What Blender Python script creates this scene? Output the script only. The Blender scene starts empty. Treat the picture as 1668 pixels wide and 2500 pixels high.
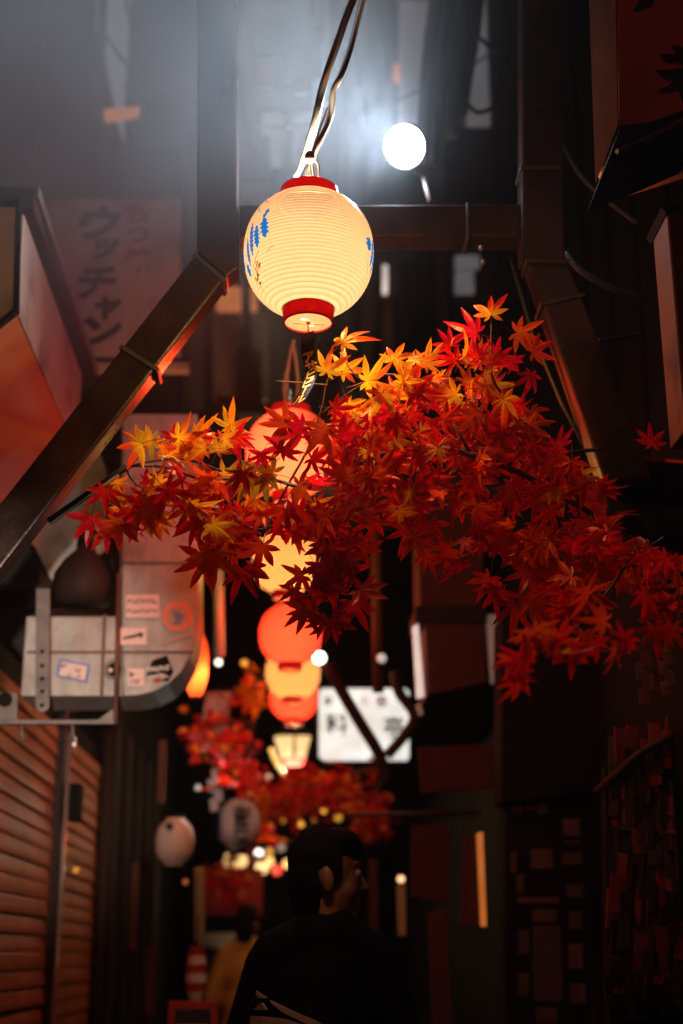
import bpy, bmesh, math, random
from mathutils import Vector as V, Matrix as M
rnd = random.Random(7)
S = bpy.context.scene
COL = S.collection
R = math.radians
# ------------------------------------------------------------------ camera
W0, H0, FPX = 1668.0, 2500.0, 50.0 / 36.0 * 2500.0
CAM = V((0, 0, 1.42)); PITCH, YAW = R(17.28), R(1.95)
cd = bpy.data.cameras.new('camera'); co = bpy.data.objects.new('camera', cd); COL.objects.link(co)
co.location = CAM; co.rotation_euler = (math.pi / 2 + PITCH, 0, -YAW)
cd.sensor_width = 36; cd.lens = 50; cd.clip_start = .05; cd.clip_end = 300
cd.dof.use_dof = True; cd.dof.focus_distance = 3.02; cd.dof.aperture_fstop = 1.9; cd.dof.aperture_blades = 9
S.camera = co
# ------------------------------------------------------------------ world: night sky, almost nothing of it reaches the alley
wd = bpy.data.worlds.new('World'); S.world = wd; wd.use_nodes = True
wn = wd.node_tree.nodes; wl = wd.node_tree.links
bg = wn['Background']; sk = wn.new('ShaderNodeTexSky'); sk.sky_type = 'NISHITA'; sk.sun_disc = False
sk.sun_elevation = R(-4); sk.sun_rotation = R(150); sk.altitude = 50
wl.new(sk.outputs[0], bg.inputs[0]); bg.inputs[1].default_value = 0.012
# ------------------------------------------------------------------ exposure and render settings
S.view_settings.view_transform = 'Standard'; S.view_settings.look = 'None'
S.view_settings.exposure = 0; S.view_settings.gamma = 1; S.view_settings.use_curve_mapping = False
S.render.engine = 'CYCLES'
cy = S.cycles
cy.use_denoising = True; cy.max_bounces = 8; cy.transparent_max_bounces = 12; cy.volume_bounces = 0
cy.sample_clamp_indirect = 4; cy.sample_clamp_direct = 0; cy.caustics_reflective = False; cy.caustics_refractive = False
cy.use_light_tree = True; cy.volume_step_rate = 1.5; cy.volume_max_steps = 48
SMC, SMR, SMD = V((-.78, 3.5, 4.02)), (1.72, 1.9, 1.35), .36          # smoke: place, radii, density
# ------------------------------------------------------------------ projection helpers (a pixel of the photograph -> a place in the alley)
FW = V((math.sin(YAW) * math.cos(PITCH), math.cos(YAW) * math.cos(PITCH), math.sin(PITCH)))
RT = V((math.cos(YAW), -math.sin(YAW), 0)); UP = RT.cross(FW)
def ray(px, py): return FW + RT * ((px - W0 / 2) / FPX) + UP * ((H0 / 2 - py) / FPX)
def C(px, py, zc): return CAM + ray(px, py) * zc              # at axial distance zc
def P(px, py, Y): d = ray(px, py); return CAM + d * (Y / d.y)   # on the plane y = Y
def PX(px, py, X): d = ray(px, py); return CAM + d * (X / d.x)  # on the plane x = X
def mpp(zc): return zc / FPX
# ------------------------------------------------------------------ scene helpers
def tag(o, label, cat, group=None):
    o['label'] = label; o['category'] = cat
    if group: o['group'] = group
    return o
def thing(name, label, cat, loc, group=None, rz=0):
    o = bpy.data.objects.new(name, None); COL.objects.link(o); o.location = loc; o.rotation_euler = (0, 0, rz)
    o.empty_display_size = .05
    return tag(o, label, cat, group)
def root_of(o):
    while o.parent: o = o.parent
    return o
class MB:
    def __init__(s): s.v = []; s.f = []; s.mi = []
    def add(s, vs, fs, mi=0):
        n = len(s.v); s.v += [V(v) for v in vs]; s.f += [tuple(i + n for i in f) for f in fs]; s.mi += [mi] * len(fs); return s
    def box(s, lo, hi, mi=0):
        x0, y0, z0 = lo; x1, y1, z1 = hi
        return s.add([(x0, y0, z0), (x1, y0, z0), (x1, y1, z0), (x0, y1, z0), (x0, y0, z1), (x1, y0, z1), (x1, y1, z1), (x0, y1, z1)],
                     [(0, 3, 2, 1), (4, 5, 6, 7), (0, 1, 5, 4), (1, 2, 6, 5), (2, 3, 7, 6), (3, 0, 4, 7)], mi)
    def prism(s, pts, d, mi=0):                                   # polygon + extrusion vector
        n = len(pts); a = [V(p) for p in pts]; b = [p + V(d) for p in a]
        return s.add(a + b, [tuple(range(n)), tuple(range(2 * n - 1, n - 1, -1))] + [(i, i + n, (i + 1) % n + n, (i + 1) % n) for i in range(n)], mi)
    def tube(s, path, r, n=8, mi=0, cap=True):
        path = [V(p) for p in path]; rs = r if isinstance(r, (list, tuple)) else [r] * len(path)
        vs = []; fs = []; pu = None
        for i, p in enumerate(path):
            t = (path[min(i + 1, len(path) - 1)] - path[max(i - 1, 0)]).normalized()
            u = (pu - t * pu.dot(t)) if pu else t.orthogonal()
            if u.length < 1e-6: u = t.orthogonal()
            u.normalize(); pu = u; w = t.cross(u)
            vs += [p + (u * math.cos(a) + w * math.sin(a)) * rs[i] for a in (2 * math.pi * k / n for k in range(n))]
        for i in range(len(path) - 1):
            fs += [(i * n + k, i * n + (k + 1) % n, (i + 1) * n + (k + 1) % n, (i + 1) * n + k) for k in range(n)]
        if cap: fs += [tuple(range(n - 1, -1, -1)), tuple(range((len(path) - 1) * n, len(path) * n))]
        return s.add(vs, fs, mi)
    def lathe(s, prof, c=(0, 0, 0), n=32, mi=0, ax=None):           # prof: (r, z)
        vs = []; fs = []; c = V(c); q = ax.to_track_quat('Z', 'Y') if ax else None
        for r, z in prof:
            for k in range(n):
                p = V((r * math.cos(2 * math.pi * k / n), r * math.sin(2 * math.pi * k / n), z))
                vs.append(c + (q @ p if q else p))
        for i in range(len(prof) - 1):
            fs += [(i * n + k, i * n + (k + 1) % n, (i + 1) * n + (k + 1) % n, (i + 1) * n + k) for k in range(n)]
        return s.add(vs, fs, mi)
    def disc(s, c, r, ax, n=32, mi=0):
        q = V(ax).to_track_quat('Z', 'Y'); c = V(c)
        return s.add([c + q @ V((r * math.cos(2 * math.pi * k / n), r * math.sin(2 * math.pi * k / n), 0)) for k in range(n)], [tuple(range(n))], mi)
    def ball(s, c, r, n=12, m=8, sc=(1, 1, 1), mi=0):
        c = V(c); prof = [(r * math.sin(math.pi * i / m) + 1e-5, -r * math.cos(math.pi * i / m)) for i in range(m + 1)]
        k0 = len(s.v); s.lathe(prof, (0, 0, 0), n, mi)
        for i in range(k0, len(s.v)): s.v[i] = c + V((s.v[i].x * sc[0], s.v[i].y * sc[1], s.v[i].z * sc[2]))
        return s
    def build(s, name, mat, parent=None, bev=0, smooth=False, label=None, kind=None, recalc=True):
        me = bpy.data.meshes.new(name)
        off = root_of(parent).location if parent else V((0, 0, 0))
        base = None
        if not parent and s.v:
            xs = [v.x for v in s.v]; ys = [v.y for v in s.v]; zs = [v.z for v in s.v]
            base = V(((min(xs) + max(xs)) / 2, (min(ys) + max(ys)) / 2, min(zs))); off = base
        me.from_pydata([v - off for v in s.v], [], s.f)
        mats = mat if isinstance(mat, (list, tuple)) else [mat]
        for m_ in mats: me.materials.append(m_)
        for p, i in zip(me.polygons, s.mi): p.material_index = i
        bm = bmesh.new(); bm.from_mesh(me)
        if recalc: bmesh.ops.recalc_face_normals(bm, faces=bm.faces)
        if bev: bmesh.ops.bevel(bm, geom=[e for e in bm.edges if e.is_manifold and e.calc_face_angle(0) > .5], offset=bev, segments=2, affect='EDGES', profile=.6, clamp_overlap=True)
        bm.to_mesh(me); bm.free()
        if smooth: me.polygons.foreach_set('use_smooth', [True] * len(me.polygons))
        o = bpy.data.objects.new(name, me); COL.objects.link(o)
        if parent: o.parent = parent
        else: o.location = base
        if label: o['label'] = label
        if kind: o['kind'] = kind
        return o
def px_poly(pts, Y): return [P(x, y, Y) for x, y in pts]
def rect(x0, y0, x1, y1): return [(x0, y1), (x1, y1), (x1, y0), (x0, y0)]
def catmull(pts, n=6):
    pts = [V(p) for p in pts]; out = []
    for i in range(len(pts) - 1):
        a, b, c, d = pts[max(i - 1, 0)], pts[i], pts[i + 1], pts[min(i + 2, len(pts) - 1)]
        for k in range(n):
            t = k / n; out.append(.5 * (2 * b + (c - a) * t + (2 * a - 5 * b + 4 * c - d) * t * t + (3 * b - a - 3 * c + d) * t ** 3))
    out.append(pts[-1]); return out
# ------------------------------------------------------------------ materials
def nmat(name):
    m = bpy.data.materials.new(name); m.use_nodes = True; nt = m.node_tree
    return m, nt, nt.nodes, nt.links, nt.nodes['Principled BSDF']
def pmat(name, c1, c2=None, scale=6, rough=.6, metal=0, bump=.15, stretch=(1, 1, 1), spec=.5, detail=6, dirt=None, rrange=.15):
    m, nt, N, L, b = nmat(name); c2 = c2 or tuple(x * .6 for x in c1)
    tc = N.new('ShaderNodeTexCoord'); mp = N.new('ShaderNodeMapping'); mp.inputs['Scale'].default_value = stretch
    L.new(tc.outputs['Object'], mp.inputs[0])
    nz = N.new('ShaderNodeTexNoise'); nz.inputs['Scale'].default_value = scale; nz.inputs['Detail'].default_value = detail; nz.inputs['Roughness'].default_value = .65
    L.new(mp.outputs[0], nz.inputs['Vector'])
    rp = N.new('ShaderNodeValToRGB'); rp.color_ramp.elements[0].position = .35; rp.color_ramp.elements[1].position = .68
    rp.color_ramp.elements[0].color = (*c2, 1); rp.color_ramp.elements[1].color = (*c1, 1)
    L.new(nz.outputs[0], rp.inputs[0]); col = rp.outputs[0]
    if dirt:
        n2 = N.new('ShaderNodeTexNoise'); n2.inputs['Scale'].default_value = dirt[1]; n2.inputs['Detail'].default_value = 8
        L.new(tc.outputs['Object'], n2.inputs['Vector'])
        r2 = N.new('ShaderNodeValToRGB'); r2.color_ramp.elements[0].position = .5; r2.color_ramp.elements[1].position = .72
        L.new(n2.outputs[0], r2.inputs[0])
        mx = N.new('ShaderNodeMix'); mx.data_type = 'RGBA'; mx.inputs['B'].default_value = (*dirt[0], 1)
        L.new(r2.outputs[0], mx.inputs['Factor']); L.new(col, mx.inputs['A']); col = mx.outputs['Result']
    L.new(col, b.inputs['Base Color'])
    mr = N.new('ShaderNodeMapRange'); mr.inputs['To Min'].default_value = max(.03, rough - rrange); mr.inputs['To Max'].default_value = min(1, rough + rrange)
    L.new(nz.outputs[0], mr.inputs[0]); L.new(mr.outputs[0], b.inputs['Roughness'])
    b.inputs['Metallic'].default_value = metal; b.inputs['Specular IOR Level'].default_value = spec
    if bump:
        bp = N.new('ShaderNodeBump'); bp.inputs['Strength'].default_value = bump; bp.inputs['Distance'].default_value = .01
        L.new(nz.outputs[0], bp.inputs['Height']); L.new(bp.outputs[0], b.inputs['Normal'])
    return m
def emat(name, col, st, base=(.5, .5, .5), noise=0):
    m, nt, N, L, b = nmat(name)
    b.inputs['Base Color'].default_value = (*base, 1); b.inputs['Emission Color'].default_value = (*col, 1); b.inputs['Emission Strength'].default_value = st
    b.inputs['Roughness'].default_value = .5
    if noise:
        nz = N.new('ShaderNodeTexNoise'); nz.inputs['Scale'].default_value = noise
        mr = N.new('ShaderNodeMapRange'); mr.inputs['To Min'].default_value = st * .45; mr.inputs['To Max'].default_value = st * 1.5
        L.new(nz.outputs[0], mr.inputs[0]); L.new(mr.outputs[0], b.inputs['Emission Strength'])
    return m
def paper_mat(name, transl, through, trans_fac, diff=None, gloss=.12, rim=None, rib_shade=False):
    """lantern paper: translucent, partly see-through, faint gloss"""
    m, nt, N, L, b = nmat(name); N.remove(b); out = N['Material Output']
    tl = N.new('ShaderNodeBsdfTranslucent'); tl.inputs[0].default_value = (*transl, 1)
    df = N.new('ShaderNodeBsdfDiffuse'); df.inputs[0].default_value = (*(diff or transl), 1)
    tp = N.new('ShaderNodeBsdfTransparent'); tp.inputs[0].default_value = (*through, 1)
    gl = N.new('ShaderNodeBsdfGlossy'); gl.inputs['Roughness'].default_value = .22
    nz = N.new('ShaderNodeTexNoise'); nz.inputs['Scale'].default_value = 14; nz.inputs['Detail'].default_value = 5
    if rim:                                                       # paper seen edge-on is thicker, hence deeper in colour
        lw = N.new('ShaderNodeLayerWeight'); lw.inputs[0].default_value = .42
        mx = N.new('ShaderNodeMix'); mx.data_type = 'RGBA'; mx.inputs['A'].default_value = (*transl, 1); mx.inputs['B'].default_value = (*rim, 1)
        L.new(lw.outputs['Facing'], mx.inputs['Factor']); L.new(mx.outputs['Result'], tl.inputs[0])
    if rib_shade:                                                      # wire-rib shadows painted into the paper translucency as thin darker rings
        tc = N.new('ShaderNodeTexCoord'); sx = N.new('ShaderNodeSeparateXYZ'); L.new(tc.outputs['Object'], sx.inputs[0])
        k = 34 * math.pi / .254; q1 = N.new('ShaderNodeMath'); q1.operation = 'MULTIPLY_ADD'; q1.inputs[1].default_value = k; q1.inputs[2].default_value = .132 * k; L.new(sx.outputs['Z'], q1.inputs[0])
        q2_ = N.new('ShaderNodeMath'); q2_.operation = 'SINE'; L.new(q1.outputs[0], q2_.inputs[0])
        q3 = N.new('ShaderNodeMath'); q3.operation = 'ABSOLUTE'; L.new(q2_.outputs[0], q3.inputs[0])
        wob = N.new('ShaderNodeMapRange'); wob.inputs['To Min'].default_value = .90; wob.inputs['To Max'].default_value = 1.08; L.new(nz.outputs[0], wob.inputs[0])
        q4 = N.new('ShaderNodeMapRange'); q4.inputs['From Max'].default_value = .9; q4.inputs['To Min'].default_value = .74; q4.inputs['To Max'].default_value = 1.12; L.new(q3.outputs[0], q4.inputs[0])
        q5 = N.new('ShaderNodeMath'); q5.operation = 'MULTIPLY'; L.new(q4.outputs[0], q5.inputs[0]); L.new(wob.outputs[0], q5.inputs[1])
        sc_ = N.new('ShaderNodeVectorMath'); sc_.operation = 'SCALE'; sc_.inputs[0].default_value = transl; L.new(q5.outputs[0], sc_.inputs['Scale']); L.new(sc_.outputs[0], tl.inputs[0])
    a = N.new('ShaderNodeAddShader'); L.new(tl.outputs[0], a.inputs[0]); L.new(df.outputs[0], a.inputs[1])
    m1 = N.new('ShaderNodeMixShader'); m1.inputs[0].default_value = trans_fac; L.new(a.outputs[0], m1.inputs[1]); L.new(tp.outputs[0], m1.inputs[2])
    fr = N.new('ShaderNodeFresnel'); fr.inputs[0].default_value = 1.35
    gm = N.new('ShaderNodeNewGeometry'); inv = N.new('ShaderNodeMath'); inv.operation = 'SUBTRACT'; inv.inputs[0].default_value = 1; L.new(gm.outputs['Backfacing'], inv.inputs[1])
    mo = N.new('ShaderNodeMath'); mo.operation = 'MULTIPLY'; L.new(fr.outputs[0], mo.inputs[0]); L.new(inv.outputs[0], mo.inputs[1])
    m2 = N.new('ShaderNodeMixShader'); mu = N.new('ShaderNodeMath'); mu.operation = 'MULTIPLY'; mu.inputs[1].default_value = gloss * 4
    L.new(mo.outputs[0], mu.inputs[0]); L.new(mu.outputs[0], m2.inputs[0]); L.new(m1.outputs[0], m2.inputs[1]); L.new(gl.outputs[0], m2.inputs[2])
    L.new(m2.outputs[0], out.inputs[0]); return m
MT = {}
MT['steel'] = pmat('painted_brown_steel', (.017, .0065, .0045), (.007, .003, .002), 7, .34, 0, .35, spec=.4, dirt=((.028, .010, .006), 5), rrange=.25)
MT['band'] = pmat('dark_rubber_band', (.02, .018, .018), None, 20, .5)
MT['dark'] = pmat('dark_stained_wood', (.03, .016, .012), (.012, .007, .006), 5, .65, 0, .2, (1, 1, .2), spec=.15)
MT['black'] = pmat('black_paint', (.011, .009, .009), (.006, .005, .005), 4, .85, 0, .3, spec=.06)
MT['wall'] = pmat('grimy_plaster', (.10, .085, .08), (.05, .042, .04), 3, .85, 0, .3, dirt=((.03, .025, .022), 1.5))
MT['facade'] = pmat('dark_facade', (.055, .052, .055), (.03, .028, .03), 2, .8, 0, .3, spec=.1, dirt=((.02, .02, .02), 1.2))
MT['pale'] = pmat('pale_cladding', (.36, .34, .32), (.24, .22, .21), 4, .7, 0, .1, dirt=((.15, .12, .1), 3))
MT['cream'] = pmat('cream_sign_face', (.58, .51, .46), (.48, .41, .37), 3, .5, 0, .05, dirt=((.25, .2, .17), 5))
MT['boxface'] = pmat('weathered_box_face', (.24, .19, .16), (.17, .13, .11), 4, .6, 0, .1, (1, 1, .4), spec=.2, dirt=((.10, .07, .05), 6))
MT['orange'] = pmat('lantern_lit_orange', (.42, .17, .055), (.33, .12, .035), 3, .45, 0, .06, dirt=((.25, .09, .04), 6))
MT['zinc'] = pmat('galvanised_duct', (.36, .34, .33), (.22, .21, .20), 18, .55, .25, .25, (1, 1, .6), dirt=((.20, .16, .10), 7))
MT['rust'] = pmat('rusty_iron', (.16, .055, .03), (.06, .025, .015), 16, .7, .1, .35)
MT['iron'] = pmat('grey_iron', (.16, .14, .14), (.08, .07, .07), 14, .5, .4, .2)
MT['board'] = pmat('varnished_board', (.48, .14, .022), (.20, .052, .009), 5, .5, 0, .25, (1, .12, 1), spec=.2, dirt=((.12, .04, .015), 3))
MT['ink'] = pmat('black_ink', (.012, .011, .012), None, 30, .6)
MT['redink'] = pmat('red_ink', (.36, .03, .03), None, 30, .6)
MT['gold'] = pmat('gold_print', (.85, .52, .16), (.7, .4, .1), 60, .45, bump=0)
MT['strip'] = pmat('navy_strip', (.05, .038, .058), (.032, .026, .042), 40, .8, spec=.0, bump=.05)
MT['cable'] = pmat('black_cable', (.014, .013, .014), None, 20, .45)
MT['white'] = pmat('white_paint', (.75, .73, .70), (.62, .6, .57), 8, .45, 0, .05)
MT['paper'] = pmat('white_paper', (.72, .66, .62), (.6, .54, .5), 6, .8, 0, .1)
MT['ground'] = pmat('wet_asphalt', (.05, .048, .047), (.025, .024, .024), 12, .35, 0, .5)
MT['cloth'] = pmat('dark_cloth', (.016, .013, .017), (.007, .006, .008), 14, .95, 0, .4, spec=.05)
MT['hair'] = pmat('black_hair', (.008, .006, .006), None, 60, .8, stretch=(1, 1, .2), spec=.08, bump=.6)
MT['skin'] = pmat('skin', (.30, .15, .10), (.25, .12, .08), 20, .5, 0, .05)
MT['sash'] = pmat('pale_sash', (.62, .48, .47), (.5, .38, .37), 12, .85, 0, .3)
MT['redcloth'] = pmat('red_cloth', (.40, .03, .02), (.28, .02, .012), 8, .8, 0, .2)
MT['yellowcloth'] = pmat('yellow_cloth', (.60, .32, .06), (.5, .24, .04), 9, .85, 0, .3)
MT['brown'] = pmat('brown_panel', (.10, .034, .018), (.06, .02, .011), 3, .7, 0, .2, (1, 1, .3), spec=.15)
MT['copper'] = pmat('bark', (.10, .04, .022), (.05, .02, .012), 30, .7, 0, .5)
MT['darkred'] = pmat('dark_red_cloth', (.07, .007, .005), (.04, .004, .003), 8, .85, 0, .2)
MT['navy'] = pmat('navy_edge', (.10, .10, .42), None, 20, .6)
def tubemat():
    m, nt, N, L, b = nmat('clear_vinyl_tube')
    b.inputs['Base Color'].default_value = (.36, .33, .31, 1); b.inputs['Roughness'].default_value = .2; b.inputs['Metallic'].default_value = .55
    b.inputs['Specular IOR Level'].default_value = .8
    return m
MT['tube'] = tubemat()
def leafmat():
    m, nt, N, L, b = nmat('maple_leaf'); N.remove(b); out = N['Material Output']
    at = N.new('ShaderNodeAttribute'); at.attribute_name = 'Col'
    oi = N.new('ShaderNodeObjectInfo')
    tc = N.new('ShaderNodeTexCoord'); nz = N.new('ShaderNodeTexNoise'); nz.inputs['Scale'].default_value = 40; nz.inputs['Detail'].default_value = 4
    L.new(tc.outputs['Object'], nz.inputs['Vector'])
    hs = N.new('ShaderNodeHueSaturation')
    mr = N.new('ShaderNodeMapRange'); mr.inputs['To Min'].default_value = .65; mr.inputs['To Max'].default_value = 1.3; L.new(nz.outputs[0], mr.inputs[0])
    mh = N.new('ShaderNodeMapRange'); mh.inputs['To Min'].default_value = .492; mh.inputs['To Max'].default_value = .512; L.new(oi.outputs['Random'], mh.inputs[0])
    L.new(mh.outputs[0], hs.inputs['Hue']); L.new(mr.outputs[0], hs.inputs['Value']); L.new(at.outputs['Color'], hs.inputs['Color'])
    df = N.new('ShaderNodeBsdfDiffuse'); tl = N.new('ShaderNodeBsdfTranslucent'); gl = N.new('ShaderNodeBsdfGlossy'); gl.inputs['Roughness'].default_value = .38
    L.new(hs.outputs[0], df.inputs[0]); L.new(hs.outputs[0], tl.inputs[0])
    m1 = N.new('ShaderNodeMixShader'); m1.inputs[0].default_value = .45; L.new(df.outputs[0], m1.inputs[1]); L.new(tl.outputs[0], m1.inputs[2])
    m2 = N.new('ShaderNodeMixShader'); m2.inputs[0].default_value = .025; L.new(m1.outputs[0], m2.inputs[1]); L.new(gl.outputs[0], m2.inputs[2])
    L.new(m2.outputs[0], out.inputs[0]); return m
MT['leaf'] = leafmat()
# ------------------------------------------------------------------ text
def text_pts(ch, size, bold=.0):
    c = bpy.data.curves.new('glyph', 'FONT'); c.body = ch; c.size = size; c.align_x = 'CENTER'; c.align_y = 'CENTER'; c.offset = bold * size; c.resolution_u = 3
    o = bpy.data.objects.new('glyph', c); COL.objects.link(o)
    dg = bpy.context.evaluated_depsgraph_get(); dg.update()
    me = bpy.data.meshes.new_from_object(o.evaluated_get(dg))
    vs = [v.co.copy() for v in me.vertices]; fs = [tuple(p.vertices) for p in me.polygons]
    bpy.data.objects.remove(o); bpy.data.curves.remove(c); bpy.data.meshes.remove(me)
    if vs:
        cx = (min(v.x for v in vs) + max(v.x for v in vs)) / 2; cyy = (min(v.y for v in vs) + max(v.y for v in vs)) / 2
        vs = [V((v.x - cx, v.y - cyy, 0)) for v in vs]
    return vs, fs
def glyph(mb, ch, center, size, ux=V((1, 0, 0)), uy=V((0, 0, 1)), bold=.02, sx=1, skew=0, mi=0, raise_=.0006):
    vs, fs = text_pts(ch, size, bold); n = ux.cross(uy).normalized(); center = V(center)
    a = [center + ux * ((v.x + skew * v.y) * sx) + uy * v.y + n * raise_ for v in vs]
    mb.add(a, fs, mi)
# ================================================================== SETTING
g = MB().box((-6, -6, -.3), (6, 24, 0)).build('ground', MT['ground']); g['kind'] = 'structure'
# ---- left building: upper storeys, with a window seen along the alley
t = thing('building', 'dark left building with a pale window high above the alley', 'building', (-2.6, 12, 0))
MB().box((-4.2, 6.1, 0), (-1.12, 22, 9.6)).build('wall', MT['facade'], t)
MB().box((-4.2, 4.9, 3.3), (-1.02, 6.1, 9.6)).build('wall', MT['facade'], t, label='nearer upper wall of the building')
m = MB()
def on_left(px0, px1, py0, py1, X=-1.12):                        # rectangle on the plane x = X: columns by px, rows at first column
    a = PX(px0, (py0 + py1) / 2, X); b_ = PX(px1, (py0 + py1) / 2, X); return a.y, b_.y
MT['pane'] = emat('dim_lit_pane', (.62, .64, .72), .20, (.3, .3, .32), 1.2)
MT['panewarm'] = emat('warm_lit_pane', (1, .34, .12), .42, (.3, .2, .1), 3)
zw = PX(280, 262, -1.07).z; ya, yb = PX(255, 150, -1.07).y, PX(312, 150, -1.07).y; yc, yd = PX(209, 150, -1.07).y, PX(234, 150, -1.07).y
for (a, b_, z0, z1, mt) in ((ya, yb, zw, zw + .86, 'pane'), (ya, yb, zw + .96, zw + 1.9, 'pane'), (yc, yd, zw - .1, zw + 1.9, 'pane'), (yc, yc + .02, zw - .4, zw - .35, 'panewarm')):
    w = MB().box((-1.118, a, z0), (-1.075, b_, z1)).build('window', MT['black'], t)
    MB().box((-1.074, a + .03, z0 + .03), (-1.068, b_ - .03, z1 - .03)).build('pane', MT[mt], w)
MB().prism(px_poly([(252, 266), (340, 258), (335, 276), (254, 290)], 6.9), (0, .05, 0)).build('orange_glow', MT['panewarm'], t)  # small glowing box put in for the orange lamp glow under the pane
# ---- facade closing the view above the alley
t = thing('building', 'tall grey building closing the view behind the spotlight', 'building', (0, 8.6, 0))
MB().box((-3, 8.2, 4.15), (3.4, 9.2, 11)).build('wall', MT['facade'], t)
MB().box((-3, 15.5, 0), (3.4, 16, 7)).build('wall', MT['black'], t, label='far wall at the end of the alley')
def fpane(pts, mat, d=.05, nm='window', lab=None):
    return MB().prism(px_poly(pts, 8.195 - d), (0, d, 0)).build(nm, mat, t, .004, label=lab)
MT['glassdark'] = pmat('dark_glass', (.03, .035, .045), None, 2, .12, bump=0, spec=.7)
MT['winwhite'] = emat('lit_white_window', (1, .82, .72), .75, (.5, .5, .5), 2)
MT['winorange'] = emat('dim_orange_window', (1, .30, .10), .40, (.4, .2, .1), 3)
MT['greyglow'] = emat('dim_grey_glow', (.75, .72, .78), .11, (.3, .3, .3), 1.5)  # faint glow stands in for veiled light on grey panes and panels
fpane(rect(905, 646, 947, 712), MT['winwhite'])
fpane(rect(905, 722, 960, 850), MT['pale'], nm='panel')
fpane(rect(1112, 622, 1172, 650), MT['greyglow']); fpane(rect(1112, 660, 1158, 712), MT['greyglow'])
fpane(rect(528, 700, 628, 755), MT['winorange']); fpane(rect(520, 765, 655, 975), MT['pale'], nm='panel')
fpane(rect(525, 965, 610, 1010), MT['brown'], nm='panel')
fpane(rect(975, 0, 1050, 330), MT['greyglow'], nm='panel'); fpane(rect(1140, -30, 1245, 300), MT['greyglow'], nm='panel')  # wall panels made to glow faintly in place of haze light
fpane(rect(765, -40, 806, 250), MT['pale'], nm='panel')
fpane(rect(630, 150, 672, 212), MT['redcloth'], nm='shutter'); fpane(rect(718, 155, 755, 225), MT['redcloth'], nm='shutter')
fpane(rect(640, 270, 690, 400), MT['greyglow']); fpane(rect(715, 275, 765, 400), MT['greyglow'])
fpane(rect(962, 155, 980, 195), MT['winorange']); fpane(rect(1210, 115, 1245, 160), MT['winorange']); fpane(rect(1205, 165, 1235, 210), MT['winorange']); fpane(rect(1220, 435, 1246, 470), MT['winorange'])
for x in (470, 600, 850, 905, 1070): MB().tube([P(x, 1000, 8.08), P(x + 3, 300, 8.08), P(x + 6, -300, 8.08)], .03 + .02 * (x % 3), 8).build('drainpipe', MT['facade'], t, smooth=True)
fpane(rect(305, -100, 520, 250), MT['facade'], .5, 'wall_box'); fpane(rect(690, 60, 790, 115), MT['facade'], .4, 'wall_box')
fpane(rect(580, 850, 640, 1010), MT['facade'], .25, 'wall_box'); fpane(rect(1010, 560, 1060, 980), MT['black'], .25, 'wall_box')
for (x0, y0, x1, y1) in ((600, 40, 690, 130), (830, 40, 930, 200), (690, 430, 780, 560), (980, 640, 1060, 760), (655, 600, 720, 690)):
    w = fpane(rect(x0, y0, x1, y1), MT['black'], .05)
    for (a, b_) in ((x0 + 6, (x0 + x1) / 2 - 3), ((x0 + x1) / 2 + 3, x1 - 6)):
        MB().prism(px_poly(rect(a, y0 + 6, b_, y1 - 6), 8.195 - .058), (0, .006, 0)).build('pane', MT['glassdark'], w)
t = thing('air_conditioner', 'grey air conditioner unit on the facade left of the clear tube', 'air conditioner', tuple(P(600, 440, 7.9)))
MB().prism(px_poly(rect(530, 330, 660, 440), 7.8), (0, .35, 0)).build('casing', MT['facade'], t, .01)
MB().lathe([(.11, 0), (.11, -.012), (.10, -.014), (.10, 0)], P(585, 385, 7.8), 28, ax=V((0, 1, 0))).build('fan_ring', MT['black'], t, smooth=True)
for k in range(6): MB().prism(px_poly(rect(540, 345 + k * 15, 628, 348 + k * 15), 7.784), (0, .006, 0)).build('grille_bar', MT['black'], t)
t = thing('air_conditioner', 'dark air conditioner unit under the lit white window', 'air conditioner', tuple(P(990, 1000, 7.9)))
MB().prism(px_poly(rect(900, 880, 1000, 985), 7.8), (0, .35, 0)).build('casing', MT['facade'], t, .01)
MB().lathe([(.09, 0), (.09, -.012), (.08, -.014), (.08, 0)], P(945, 935, 7.8), 28, ax=V((0, 1, 0))).build('fan_ring', MT['black'], t, smooth=True)
# ---- right building
t = thing('building', 'dark right building of stained boards and hanging cables', 'building', (2, 8, 0))
MB().box((1.02, 3.3, 0), (3.4, 15.4, 2.5)).build('wall', MT['black'], t)
MB().box((1.25, 3.6, 2.5), (3.4, 8.1, 11)).build('wall', MT['black'], t)
for i in range(9):
    y = 3.75 + i * .42; MB().box((1.215, y, 2.5), (1.248, y + .36, 8)).build('plank', MT['black'], t, .004)
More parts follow.
